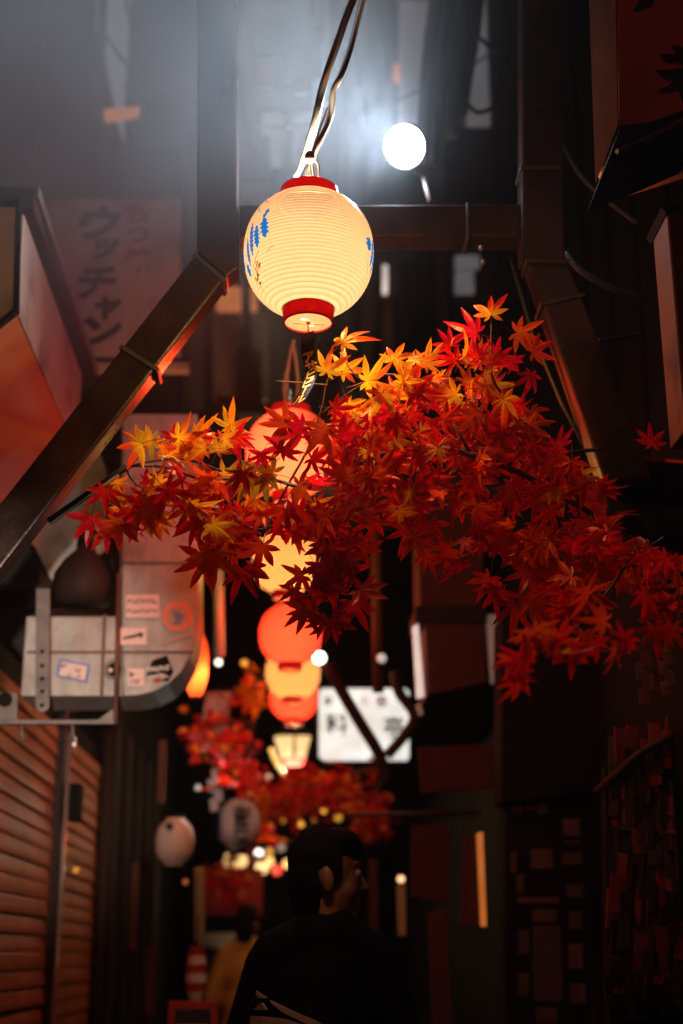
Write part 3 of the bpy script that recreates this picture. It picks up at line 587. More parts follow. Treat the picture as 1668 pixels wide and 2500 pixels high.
for (ac, zc_, n) in ((46, .078, 16), (57, .062, 14), (-66, .045, 16)):
    mb = MB()
    for i in range(n):
        a = ac + rr.uniform(-5, 5); z_ = zc_ + rr.uniform(-.012, .012); dz = rr.uniform(.002, .006); w = rr.uniform(.5, 1.1)
        mb.add([surf(a, z_), surf(a + w, z_), surf(a + w + rr.uniform(-1, 1), z_ + dz), surf(a - rr.uniform(0, 1), z_ + dz)], [(0, 1, 2, 3)])
    mb.build('sketch_print', MT['blueink'], L1)
mb = MB()
def arcline(a0, z0, a1, z1, bulge, w=.0008, n=18):
    vs = [];
    for i in range(n + 1):
        u = i / n; a = a0 + (a1 - a0) * u; z_ = z0 + (z1 - z0) * u + bulge * math.sin(math.pi * u)
        vs += [surf(a, z_ - w), surf(a, z_ + w)]
    mb.add(vs, [(2 * i, 2 * i + 1, 2 * i + 3, 2 * i + 2) for i in range(n)])
arcline(76, -.098, 50, -.042, .008); arcline(74, -.112, 52, -.062, .004); arcline(41, -.050, 33, -.042, 0, .0006)
arcline(-76, -.08, -62, -.04, .006)
for i, ch in enumerate('ビール'):
    vs, fs = text_pts(ch if ch != 'ー' else 'ｌ', .019, .02); ac, z_ = 66 - 5 * i, -.086 + .011 * i
    mb.add([surf(ac - R(1) * 0 - v.x / .115 * 57.3, z_ + v.y) for v in vs], fs)
mb.build('small_lettering', MT['ink'], L1)
# paper strip under the nearest lantern
t = thing('paper_strip', 'black paper strip with gold lettering hung under the large cream lantern', 'strip', tuple(C(751, 815, 3.0)))
zc = 2.985
cl = catmull([C(751, 812, zc), C(751, 835, zc), C(752, 856, zc + .006), C(756, 878, zc + .012), C(761, 899, zc + .004), C(759, 917, zc - .006), (C(749, 945, zc - .024)), C(727, 985, zc - .04)], 6)
acc = [0]
for i in range(1, len(cl)): acc.append(acc[-1] + (cl[i] - cl[i - 1]).length)
LT = acc[-1]
def at(s_):
    s_ = max(0, min(LT, s_))
    for i in range(1, len(acc)):
        if s_ <= acc[i]: break
    u = (s_ - acc[i - 1]) / max(1e-9, acc[i] - acc[i - 1]); p = cl[i - 1].lerp(cl[i], u)
    return p, (cl[i] - cl[i - 1]).normalized()
wd_ = (RT * 1.0 + UP * .33).normalized()
def on_strip(x, s_, k=0):
    p, tg = at(s_); n = wd_.cross(tg).normalized()
    if n.dot(FW) > 0: n = -n
    return p + wd_ * x + n * k
hw = 17 * mpp(3.0)
mb = MB(); n = 48
mb.add([on_strip(x, LT * i / n, k) for i in range(n + 1) for x, k in ((-hw, 0), (0, .0008), (hw, 0))], [f for i in range(n) for f in ((3 * i, 3 * i + 1, 3 * i + 4, 3 * i + 3), (3 * i + 1, 3 * i + 2, 3 * i + 5, 3 * i + 4))])
mb.build('strip_sheet', MT['strip'], t, smooth=True)
for i, ch in enumerate('アサヒビール'):
    sz = .0265; vs, fs = text_pts('｜' if ch == 'ー' else ch, sz, .035)
    s0 = .052 + i * .0225
    if ch == 'ー': vs = [V((x, y, 0)) for x, y in ((-.0016, .009), (.0016, .009), (.0016, -.009), (-.0016, -.009))]; fs = [(0, 1, 2, 3)]
    # subdivide the long faces by mapping vertices only; characters are small against the curve
    MB().add([on_strip(v.x * 1.02, s0 - v.y, .0016) for v in vs], fs).build('gold_character', MT['gold'], t)
# hanging cords above the nearest lantern
t = thing('cord', 'clear tube and twisted wire holding up the large cream lantern', 'cord', tuple(C(757, 430, 3.02)))
MB().tube(catmull([C(905, -80, 3.0), C(862, 0, 3.0), C(822, 110, 3.0), C(790, 205, 3.0), C(768, 300, 3.02), C(742, 390, 3.05), C(722, 432, 3.07)], 6), [.0082] * 31 + [.006] * 6, 12).build('tube', MT['tube'], t, smooth=True)
MB().tube(catmull([C(905, -60, 3.02), C(886, 0, 3.02), C(858, 110, 3.02), C(835, 180, 3.0), C(815, 220, 3.0), C(806, 285, 3.01), C(780, 345, 3.0), C(762, 385, 3.0)], 6), .0066, 10).build('wire', MT['tube'], t, smooth=True)
for q in ([(800, 262), (776, 330), (762, 375), (758, 400)], [(762, 385), (752, 410), (750, 432)], [(762, 385), (764, 412), (766, 434)], [(766, 388), (778, 405), (777, 436)], [(757, 385), (757, 410), (758, 432)], [(740, 398), (735, 415), (727, 432)]):
    MB().tube(catmull([C(x, y, 3.0) for x, y in q], 4), .0022, 6).build('strand', MT['tube'], t, smooth=True)
MB().ball(C(757, 384, 3.0), .012, 10, 8, (1, 1, 1.3)).build('knot', MT['tube'], t, smooth=True)
MT['orangecord'] = pmat('orange_cord', (.5, .14, .05), None, 20, .4, bump=0)
t = thing('cord', 'orange cord loop above the big red lantern', 'cord', tuple(C(705, 985, 4.3)))
for q in ([(718, 830), (706, 880), (700, 940), (706, 985)], [(716, 845), (724, 890), (728, 940), (724, 985)], [(700, 905), (694, 950), (700, 985)]):
    MB().tube(catmull([C(x, y, 4.25) for x, y in q], 5), .006, 8).build('strand', MT['orangecord'], t, smooth=True)
MB().tube([C(708, 950, 4.24), C(707, 980, 4.24)], .008, 8).ball(C(707, 976, 4.22), .012, 10, 8).build('socket', MT['tube'], t, smooth=True)
for i, (a, b_) in enumerate(((LN[1], 5.85), (LN[2], 6.25), (LN[3], 7.1), (LN[4], 8.0))):
    o = MB().tube([a.location + V((0, 0, .16)), a.location + V((.02, 0, 1.5))], .006, 6).build('cord', MT['cable'])
    tag(o, ('cord from which the cream lantern below the leaves hangs', 'cord from which the round red lantern hangs', 'cord holding the cream lantern between two red ones', 'cord holding the lowest red lantern of the row')[i], 'cord')
# ---- spotlight on the crossbar
sp = C(992, 357, 3.74); rs = 53 * mpp(3.74)
aim = (CAM - sp).normalized(); aim = (M.Rotation(R(-26), 3, 'Z') @ aim); aim.normalize()
t = thing('spotlight', 'round white spotlight shining through the haze above the crossbar', 'spotlight', tuple(sp - V((0, 0, .1))))
MT['lens'] = emat('spot_lens', (.92, .96, 1), 30)
MB().disc(sp, rs * .96, aim, 40).build('lens', MT['lens'], t)
MB().lathe([(rs * .97, -.004), (rs * .97, .012), (rs * 1.06, .012), (rs * 1.04, -.02), (rs * .5, -.05), (.001, -.05)], sp, 40, ax=aim).build('housing', MT['iron'], t, smooth=True)
MB().tube([P(1025, 400, 3.36), P(1050, 495, 3.30)], .008, 8).build('arm', MT['iron'], t, smooth=True)
MB().tube([P(1010, 372, 3.36), P(1025, 400, 3.36)], .008, 8).build('arm', MT['iron'], t, smooth=True)
SPOT_POWER = 150
def spot(parent, loc, dirv, power, ang, blend, col, r=.03):
    l = bpy.data.lights.new('spot_beam', 'SPOT'); l.energy = power; l.spot_size = R(ang); l.spot_blend = blend; l.color = col; l.shadow_soft_size = r
    o = bpy.data.objects.new('spot_beam', l); COL.objects.link(o); o.parent = parent
    o.location = V(loc) - root_of(parent).location; o.rotation_euler = V(dirv).to_track_quat('-Z', 'Y').to_euler(); return o
beam = (aim + V((-.25, 0, .4))).normalized()
spot(t, sp + aim * .03, beam, SPOT_POWER, 150, 1, (.86, .93, 1), .055)
point(t, sp + aim * .035 - t.location, 17, (.80, .90, 1), .05)                # added point light that gives the smoke a halo centred on the lens
# ---- added floodlight, unseen behind the viewer, to light the duct and boards
fl = V((-.08, -1.0, 1.3)); tgt = V((-.98, 4.62, 2.12)); fd = (tgt - fl).normalized()
t = thing('spotlight', 'added floodlight behind the viewer, aimed at the duct', 'spotlight', tuple(fl))
MB().disc(fl, rs, fd, 32).build('lens', emat('flood_lens', (1, .86, .72), 12), t)
MB().lathe([(rs * .97, -.004), (rs * .97, .012), (rs * 1.06, .012), (rs * 1.06, -.05), (rs * .6, -.11), (.001, -.11)], fl, 32, ax=fd).build('housing', MT['iron'], t, smooth=True)
FLOOD = 1350
spot(t, fl + fd * .03, fd, FLOOD, 16, .85, (1, .80, .62))
# ================================================================== MAPLE
def leaf_mesh(seed, kind):
    q = random.Random(seed); vs = [V((0, 0, 0))]; fs = []; cols = []
    angs = [0, 41, -41, 82, -82, 124, -124]; lens = [1, .93, .93, .72, .72, .40, .40]
    order = sorted(range(7), key=lambda i: angs[i])
    A = [angs[i] + q.uniform(-8, 8) for i in order]; Ln = [lens[i] * q.uniform(.78, 1.15) for i in order]
    droop = q.uniform(.05, .85); cup = q.uniform(-.1, .22); tw = [q.uniform(-.32, .22) for _ in A]
    def pt(a, r, fold=0, k=0):
        a = R(a); x, y = math.sin(a) * r, math.cos(a) * r
        return V((x, y, -droop * r * r * .6 + cup * r + fold + tw[k] * r * r))
    red = V((.66, .012, .003)); org = V((.84, .13, .005)); yel = V((.92, .38, .010)); grn = V((.26, .24, .02)); dk = V((.50, .010, .004))
    if kind == 'red': base_c, mid_c, tip_c = red.lerp(org, q.uniform(0, .3)), red, red.lerp(dk, q.uniform(0, .8))
    elif kind == 'mix': base_c, mid_c, tip_c = yel, org.lerp(red, .5), red
    elif kind == 'yel': base_c, mid_c, tip_c = yel, org.lerp(yel, q.uniform(.2, .7)), org
    else: base_c, mid_c, tip_c = yel, yel.lerp(grn, .4), red
    alt = [q.random() for _ in A]
    cols.append(base_c)
    def shade(r, k):
        c = base_c.lerp(mid_c, min(1, r / .45)) if r < .45 else mid_c.lerp(tip_c, (r - .45) / .55)
        if kind in ('yel', 'grn', 'mix') and alt[k] > .55: c = c.lerp(yel if kind != 'grn' else grn, .55)
        if kind in ('yel', 'mix') and alt[k] < .22: c = c.lerp(red, .7)
        return c
    sin_idx = []
    for j in range(8):                                            # sinuses between lobes
        if j == 0: a, r = A[0] - 22, .10
        elif j == 7: a, r = A[6] + 22, .10
        else: a, r = (A[j - 1] + A[j]) / 2, .30 * min(Ln[j - 1], Ln[j]) + .03
        vs.append(pt(a, r, 0, min(j, 6))); cols.append(shade(r, min(j, 6))); sin_idx.append(len(vs) - 1)
    for j in range(7):
        a, l = A[j], Ln[j]; k0 = len(vs); w = .118 * l ** .6; f = .03 * l
        def lat(r, wd, sgn): 
            d = math.degrees(math.atan2(wd, r)); return pt(a + sgn * d, math.hypot(r, wd), .0, j)
        r1, r2, r3 = l * .42, l * .62, l * .82
        for (r, wdt) in ((r1, w), (r2, w * .92), (r3, w * .5)):
            vs.append(lat(r, wdt, -1)); cols.append(shade(r, j))
            vs.append(pt(a, r, -f, j)); cols.append(shade(r, j) * .85)
            vs.append(lat(r, wdt, 1)); cols.append(shade(r, j))
        vs.append(pt(a, l, 0, j)); cols.append(shade(l, j)); tip = len(vs) - 1
        sl, sr = sin_idx[j], sin_idx[j + 1]
        fs += [(0, sl, k0, k0 + 1), (0, k0 + 1, k0 + 2, sr), (k0, k0 + 3, k0 + 4, k0 + 1), (k0 + 1, k0 + 4, k0 + 5, k0 + 2),
               (k0 + 3, k0 + 6, k0 + 7, k0 + 4), (k0 + 4, k0 + 7, k0 + 8, k0 + 5), (k0 + 6, tip, k0 + 7), (k0 + 7, tip, k0 + 8)]
    n0 = len(vs); st = V((.45, .10, .02)) if kind != 'red' else V((.25, .03, .01))
    for i in range(4):
        u = i / 3; c = V((.05 * u * q.uniform(-1, 1), -.62 * u, .10 * u * u))
        for k in range(3): vs.append(c + V((math.cos(k * 2.1), 0, math.sin(k * 2.1))) * .011); cols.append(st)
    for i in range(3): fs += [(n0 + i * 3 + k, n0 + i * 3 + (k + 1) % 3, n0 + i * 3 + 3 + (k + 1) % 3, n0 + i * 3 + 3 + k) for k in range(3)]
    return vs, fs, cols
LV = {k: [leaf_mesh(i * 13 + 5 + hash_, k) for i in range(8)] for hash_, k in enumerate(('red', 'mix', 'yel', 'grn'))}
LME = {}
for k, lst in LV.items():
    LME[k] = []
    for vs, fs, cols in lst:
        me = bpy.data.meshes.new('leaf'); me.from_pydata(vs, [], fs); at_ = me.color_attributes.new('Col', 'FLOAT_COLOR', 'POINT')
        for i, c in enumerate(cols): at_.data[i].color = (*c, 1)
        me.materials.append(MT['leaf']); LME[k].append(me)
def leaf_matrix(pos, ang, size, tilt, roll, q):
    """ang: image direction of the middle lobe (0 = right, 90 = up); tilt turns the blade away from the viewer"""
    a = R(ang); yv = (RT * math.cos(a) + UP * math.sin(a)); nv = -FW
    nv = M.Rotation(R(tilt), 3, RT) @ nv; nv = M.Rotation(R(roll), 3, yv) @ nv
    nv.normalize(); xv = yv.cross(nv).normalized(); yv = nv.cross(xv).normalized()
    m_ = M(((xv.x, yv.x, nv.x), (xv.y, yv.y, nv.y), (xv.z, yv.z, nv.z))).to_4x4()
    return M.Translation(pos) @ m_ @ M.Scale(size, 4)
q = random.Random(21)
leaves = []                                                        # (matrix, kind, variant, pixel size)
def leaf(px, py, zc, size_px, ang, kind, tilt=None, roll=None):
    tilt = q.gauss(8, 26) if tilt is None else tilt; roll = q.gauss(0, 32) if roll is None else roll
    leaves.append((leaf_matrix(C(px, py, zc), ang, size_px * mpp(3.1), tilt, roll, q), kind, q.randrange(8), size_px * 3.1 / zc))
# leaves one can pick out in the photograph: centre, blade length, direction of the middle lobe
hero = [(1199, 768, 78, 92, 'mix'), (1165, 812, 80, 160, 'red'), (1262, 812, 80, 350, 'red'), (1100, 845, 70, 130, 'red'), (1112, 880, 70, 165, 'red'), (1215, 870, 75, 300, 'red'), (1300, 860, 75, 20, 'red'), (1298, 912, 60, 260, 'red'),
        (835, 838, 85, 65, 'yel'), (798, 908, 70, 80, 'yel'), (838, 905, 75, 40, 'yel'), (895, 930, 90, 15, 'yel'), (960, 880, 75, 60, 'yel'), (985, 925, 85, 35, 'yel'), (850, 985, 75, 290, 'yel'), (935, 960, 80, 260, 'yel'), (1010, 880, 60, 50, 'yel'), (1040, 890, 65, 40, 'yel'),
        (985, 930, 80, 280, 'yel'), (1143, 935, 65, 70, 'yel'), (1185, 940, 90, 10, 'yel'), (1115, 960, 75, 210, 'yel'), (1190, 950, 75, 300, 'mix'), (1230, 975, 85, 330, 'mix'), (1060, 925, 60, 20, 'yel'),
        (435, 1070, 80, 15, 'mix'), (480, 1060, 70, 340, 'mix'), (370, 1075, 85, 190, 'grn'), (345, 1083, 80, 200, 'mix'), (560, 1045, 75, 80, 'yel'), (580, 1065, 70, 280, 'red'), (500, 1095, 70, 170, 'mix'),
        (345, 1235, 105, 285, 'mix'), (352, 1232, 95, 320, 'yel'), (225, 1265, 95, 255, 'red'), (290, 1275, 100, 260, 'red'), (262, 1290, 80, 235, 'red'), (300, 1210, 70, 200, 'mix'), (405, 1195, 90, 300, 'red'), (390, 1180, 60, 110, 'yel'), (460, 1235, 90, 250, 'mix'), (470, 1225, 80, 20, 'yel'),
        (480, 1280, 90, 215, 'red'), (505, 1365, 110, 200, 'red'), (520, 1350, 110, 265, 'red'), (570, 1300, 95, 270, 'red'), (590, 1390, 90, 260, 'red'), (640, 1330, 100, 265, 'red'), (620, 1380, 80, 300, 'red'), (650, 1160, 100, 220, 'grn'), (665, 1155, 90, 160, 'grn'),
        (740, 1040, 95, 215, 'red'), (700, 1035, 90, 175, 'red'), (790, 1045, 90, 240, 'red'), (690, 1090, 70, 190, 'red'), (640, 1110, 60, 250, 'red'), (760, 1120, 60, 340, 'red'), (690, 1105, 65, 60, 'red'),
        (840, 1165, 95, 85, 'red'), (905, 1165, 110, 20, 'red'), (870, 1220, 70, 280, 'mix'), (900, 1150, 70, 120, 'grn'), (800, 1180, 60, 60, 'mix'),
        (740, 1405, 75, 200, 'red'), (770, 1440, 75, 340, 'red'), (760, 1480, 80, 205, 'red'), (752, 1490, 90, 255, 'red'), (803, 1515, 85, 270, 'red'), (815, 1510, 80, 330, 'red'), (790, 1512, 60, 215, 'red'), (880, 1440, 90, 330, 'red'), (860, 1470, 90, 290, 'red'), (840, 1395, 90, 10, 'red'), (720, 1440, 60, 250, 'red'), (830, 1340, 100, 340, 'red'), (800, 1330, 90, 250, 'red'),
        (1100, 1340, 80, 220, 'red'), (1125, 1375, 80, 250, 'red'), (1195, 1410, 85, 235, 'red'), (1215, 1440, 90, 265, 'red'), (1260, 1470, 85, 260, 'red'), (1290, 1310, 95, 290, 'red'), (1010, 1310, 90, 280, 'red'), (1035, 1350, 75, 295, 'red'), (1340, 1430, 100, 265, 'red'), (1390, 1440, 90, 280, 'red'), (1250, 1190, 90, 270, 'red'), (1380, 1430, 80, 300, 'red'),
        (1590, 1085, 70, 85, 'red'), (1605, 1400, 75, 350, 'red'), (1625, 1470, 90, 280, 'red'), (1640, 1530, 80, 250, 'red')]
for (x, y, s_, a, k) in hero: leaf(x, y, q.uniform(2.95, 3.12), s_ * .92, a + q.uniform(-8, 8), k, q.gauss(0, 18), q.gauss(0, 22))
# clusters: centre, radii, axial distance, spread, count, mean direction, colour weights (red, mix, yel, grn), blade
clusters = [(330, 1225, 80, 70, 3.08, .10, 16, 265, (6, 3, 1, 1), 78), (430, 1190, 80, 60, 3.08, .1, 14, 280, (5, 3, 2, 1), 72), (470, 1090, 120, 36, 3.05, .1, 18, 10, (5, 4, 2, 1), 66), (560, 1230, 90, 80, 3.08, .12, 26, 265, (9, 2, 0, 1), 80),
            (630, 1165, 75, 36, 3.0, .1, 6, 200, (7, 2, 0, 2), 70), (590, 1290, 85, 50, 3.08, .1, 16, 265, (1, 0, 0, 0), 82), (740, 1235, 95, 62, 3.05, .12, 20, 270, (9, 1, 0, 0), 80), (812, 1400, 52, 62, 3.02, .06, 16, 275, (1, 0, 0, 0), 76), (850, 1290, 70, 70, 3.05, .1, 18, 300, (1, 0, 0, 0), 80),
            (850, 1075, 50, 50, 3.1, .12, 10, 200, (1, 0, 0, 0), 72), (900, 1030, 110, 55, 3.12, .12, 34, 300, (7, 3, 1, 0), 72), (950, 1140, 100, 70, 3.12, .12, 34, 280, (8, 2, 0, 1), 76), (930, 1230, 90, 45, 3.1, .12, 20, 290, (9, 1, 0, 0), 78), (1010, 1250, 50, 60, 3.1, .1, 10, 290, (1, 0, 0, 0), 74),
            (1080, 960, 110, 40, 3.1, .12, 24, 330, (4, 3, 3, 0), 70), (1190, 900, 80, 60, 3.08, .1, 16, 60, (5, 2, 1, 0), 66), (1130, 1060, 110, 60, 3.12, .14, 36, 280, (8, 2, 0, 0), 74), (1240, 1030, 70, 55, 3.14, .14, 20, 310, (8, 1, 0, 0), 70), (1180, 1170, 115, 75, 3.12, .14, 32, 270, (1, 0, 0, 0), 80),
            (1330, 1150, 100, 75, 3.14, .16, 34, 285, (9, 1, 0, 0), 76), (1430, 1240, 90, 70, 3.1, .16, 26, 300, (9, 1, 0, 0), 76), (1240, 1310, 110, 70, 3.08, .12, 26, 265, (1, 0, 0, 0), 80), (1390, 1350, 120, 85, 3.02, .14, 28, 270, (1, 0, 0, 0), 84), (1500, 1360, 90, 70, 2.95, .12, 22, 290, (9, 1, 0, 0), 80), (1620, 1430, 60, 110, 2.8, .1, 16, 270, (1, 0, 0, 0), 76),
            (1380, 1490, 105, 60, 2.75, .1, 24, 265, (1, 0, 0, 0), 74), (1320, 1610, 90, 75, 2.35, .08, 19, 265, (9, 1, 0, 0), 66), (1450, 1560, 110, 45, 2.4, .1, 15, 260, (1, 0, 0, 0), 60)]
for (cx, cyy, rx, ry, zc, dz, n, ang, wts, bl_) in clusters:
    for _ in range(int(n * .74)):
        while True:
            u, v = q.uniform(-1, 1), q.uniform(-1, 1)
            if u * u + v * v < 1 and not (((cx + u * rx - 715) / 100) ** 2 + ((cyy + v * ry - 1075) / 78) ** 2 < 1 and q.random() < .85): break
        k = q.choices(('red', 'mix', 'yel', 'grn'), wts)[0]
        leaf(cx + u * rx, cyy + v * ry, zc + q.uniform(-dz, dz), bl_ * q.uniform(.7, 1.05), ang + q.gauss(0, 48), k)
t = thing('maple_branch', 'red maple branch spreading across the alley under the large cream lantern', 'maple', tuple(C(1150, 1250, 3.1)))
limbs = [([(1720, 1420), (1560, 1330), (1420, 1240), (1280, 1160), (1150, 1110), (1020, 1090), (880, 1130), (760, 1190), (640, 1165), (500, 1170), (400, 1140), (310, 1138)], .008, .0028),
         ([(1420, 1240), (1350, 1100), (1270, 1010), (1205, 930), (1200, 850), (1200, 790)], .005, .0014), ([(1150, 1110), (1060, 960), (960, 915), (880, 925), (830, 860)], .004, .0012),
         ([(640, 1310), (700, 1190), (750, 1100), (785, 1000), (800, 930), (835, 870)], .0035, .0014), ([(880, 1130), (820, 1230), (780, 1330), (770, 1420), (770, 1480)], .0035, .001),
         ([(675, 930), (740, 935), (800, 940)], .0016, .0016), ([(540, 1150), (440, 1120), (318, 1140), (330, 1180), (350, 1195), (352, 1230)], .003, .0014), ([(318, 1140), (360, 1095), (420, 1070)], .0022, .001),
         ([(720, 1250), (650, 1290), (600, 1285), (560, 1250)], .003, .001), ([(1280, 1160), (1240, 1260), (1210, 1330), (1200, 1400)], .003, .001), ([(1420, 1240), (1380, 1330), (1345, 1420)], .003, .001),
         ([(1020, 1090), (1000, 1180), (1010, 1290)], .0025, .001), ([(1560, 1330), (1480, 1450), (1400, 1540), (1330, 1600)], .004, .001), ([(785, 1010), (850, 960), (890, 935)], .0016, .0012), ([(1205, 1000), (1250, 950), (1290, 915)], .0015, .001), ([(1600, 1350), (1620, 1430), (1635, 1500)], .003, .001)]
for i, (pts, r0, r1) in enumerate(limbs):
    near = i in (12,)
    pp = catmull([C(x, y, (3.1 if not near else 3.0 - .55 * j / (len(pts) - 1)) + .03 * math.sin(x * .02)) for j, (x, y) in enumerate(pts)], 5)
    MB().tube(pp, [r0 + (r1 - r0) * k / (len(pp) - 1) for k in range(len(pp))], 7).build('branch' if i == 0 else 'twig', MT['copper'], t, smooth=True)
leaves.sort(key=lambda e: -e[3])
heroset = leaves
for (m_, k, vi, s_) in leaves[:300]:
    o = bpy.data.objects.new('leaf', LME[k][vi]); COL.objects.link(o); o.parent = t
    o.matrix_local = M.Translation(-t.location) @ m_
def joined_leaves(lst, name, parent):
    vs = []; fs = []; cols = []; off = root_of(parent).location
    for (m_, k, vi, s_) in lst:
        v0, f0, c0 = LV[k][vi]; n = len(vs); vs += [m_ @ v - off for v in v0]; fs += [tuple(i + n for i in f) for f in f0]
        hue = q.uniform(.75, 1.2); cols += [c * hue for c in c0]
    me = bpy.data.meshes.new(name); me.from_pydata(vs, [], fs); a_ = me.color_attributes.new('Col', 'FLOAT_COLOR', 'POINT')
    for i, c in enumerate(cols): a_.data[i].color = (*c, 1)
    me.materials.append(MT['leaf']); o = bpy.data.objects.new(name, me); COL.objects.link(o); o.parent = parent; o['kind'] = 'stuff'; return o
joined_leaves(leaves[300:], 'foliage', t)
# the pole the branch is tied to
t = thing('pole', 'shiny dark pole carrying the left end of the maple branch', 'pole', tuple(C(135, 1262, 3.1)))
MB().tube([C(120, 1272, 3.14), C(310, 1140, 3.1)], .0075, 10).build('rod', MT['steel'], t, smooth=True)
MB().tube([C(124, 1279, 3.12), C(290, 1160, 3.09)], .0035, 8).build('wire', MT['tube'], t, smooth=True)
# far maple sprays, blurred
def far_maple(label, parts, zc, base, n, size, wts=(8, 2, 1, 0)):
    t = thing('maple_branch', label, 'maple', tuple(C(*base, zc)), 'maple sprays further down the alley'); lst = []
    for (cx, cyy, rx, ry, k) in parts:
        for _ in range(int(n * k)):
            u, v = q.gauss(0, .5), q.gauss(0, .5); kd = q.choices(('red', 'mix', 'yel', 'grn'), wts)[0]; z_ = zc + q.uniform(-.3, .3)
            lst.append((leaf_matrix(C(cx + u * rx, cyy + v * ry, z_), q.uniform(200, 340), size * q.uniform(.7, 1.1), q.gauss(0, 35), q.gauss(0, 40), q), kd, q.randrange(8), 1))
        MB().tube(catmull([C(base[0], base[1], zc), C((base[0] + cx) / 2, (base[1] + cyy) / 2 - 12, zc), C(cx, cyy, zc)]), .008, 6).build('branch', MT['copper'], t, smooth=True)
    joined_leaves(lst, 'foliage', t)
far_maple('blurred red maple spray below the glowing white sign', [(780, 1925, 120, 60, 1), (700, 1960, 80, 50, .6), (900, 1990, 50, 60, .5)], 7.4, (950, 1870), 170, .058, (6, 3, 0, 0))
far_maple('dark red maple spray right of the stickered duct', [(560, 1830, 62, 95, 1), (605, 1900, 50, 50, .6), (490, 1790, 40, 60, .5)], 6.6, (620, 1760), 90, .05, (6, 2, 0, 0))
far_maple('red maple spray hanging beside the far yellow lamps', [(560, 2150, 60, 50, 1), (620, 2030, 60, 40, .7)], 9.5, (600, 1990), 150, .065)
far_maple('orange maple sprig beside the lanterns above the street lamp', [(618, 1690, 16, 30, 1)], 6.9, (640, 1650), 26, .08, (2, 3, 6, 0))
# forked bare branch before the white sign
o = thing('forked_branch', 'bare dark forked branch crossing the glowing white sign', 'branch', tuple(C(940, 1870, 6.6)))
MB().tube(catmull([C(800, 1620, 6.6), C(836, 1690, 6.6), C(880, 1765, 6.6), C(925, 1840, 6.6), C(945, 1905, 6.6)]), .028, 8).build('limb', MT['dark'], o, smooth=True)
MB().tube(catmull([C(965, 1640, 6.6), C(975, 1690, 6.6), C(1010, 1740, 6.6), C(1000, 1780, 6.6), C(945, 1845, 6.6)]), .026, 8).build('limb', MT['dark'], o, smooth=True)
# ================================================================== FAR LANTERNS, LAMPS, SIGNS (left side, low)
def plain_lantern(label, c, zc, w, h, mat, name='paper_lantern'):
    t = thing(name, label, 'lantern', tuple(C(c[0], c[1], zc)), 'white lanterns low on the left')
    rr_ = w / 2 * mpp(zc); hh = h * mpp(zc)
    MB().lathe([(rr_ * .45, -hh / 2)] + [(rr_ * (max(.12, 1 - abs(2 * i / 16 - 1) ** 2.6)) ** .5 * (1 + .012 * (i % 2)), hh * (i / 16 - .5)) for i in range(1, 16)] + [(rr_ * .45, hh / 2)], C(*c, zc), 28).build('paper_shell', mat, t, smooth=True)
    for s_ in (-1, 1): MB().lathe([(rr_ * .46, -.012), (rr_ * .46, .012), (.001, .012)], C(*c, zc) + V((0, 0, s_ * (hh / 2 + .006))), 20).build('ring', MT['black'], t)
    return t
MT['lampwhite'] = pmat('white_lantern_paper', (.66, .58, .53), (.55, .47, .43), 6, .7, 0, .05)
t = plain_lantern('plain white lantern with a dark stain near its top', (427, 2056), 6.2, 94, 116, MT['lampwhite'])
MB().disc(C(414, 2018, 6.1), .018, -FW, 14).build('stain', MT['ink'], t)
t = plain_lantern('white lantern with black brush lettering and a blue edge', (584, 2014), 6.9, 102, 122, MT['lampwhite'])
cl_ = C(584, 2014, 6.9)
for i, ch in enumerate('御茶漬'):
    mb = MB(); vs, fs = text_pts(ch, .085, .02); r_ = .106
    mb.add([cl_ + V((math.sin(v.x / r_ + .15) * r_, -math.cos(v.x / r_ + .15) * r_, v.y + .075 - i * .075)) for v in vs], fs); mb.build('brush_character', MT['ink'], t)
mb = MB(); r_ = .104
mb.add([cl_ + V((math.sin(R(a)) * r_, -math.cos(R(a)) * r_, z_ )) for z_ in (-.08, 0, .08) for a in (-78, -66, -56)], [(0, 1, 4, 3), (1, 2, 5, 4), (3, 4, 7, 6), (4, 5, 8, 7)]); mb.build('blue_edge', MT['navy'], t)
# orange lantern behind the duct
OR = paper_mat('orange_paper', (.30, .07, .02), (1, .25, .08), .2, (.5, .12, .05))
t = plain_lantern('orange lantern half hidden behind the duct elbow', (480, 1622), 5.5, 58, 165, OR); del t['group']
point(t, (0, 0, -.04), 3.2, (1, .45, .2))
# pale downpipe right of the duct with bulbs
t = thing('pipe', 'pale vertical downpipe beside the orange lantern', 'pipe', tuple(C(538, 1610, 6.4)))
MB().tube([C(533, 1390, 6.4), C(536, 1602, 6.4)], .024, 12).build('pipe_body', MT['white'], t, smooth=True)
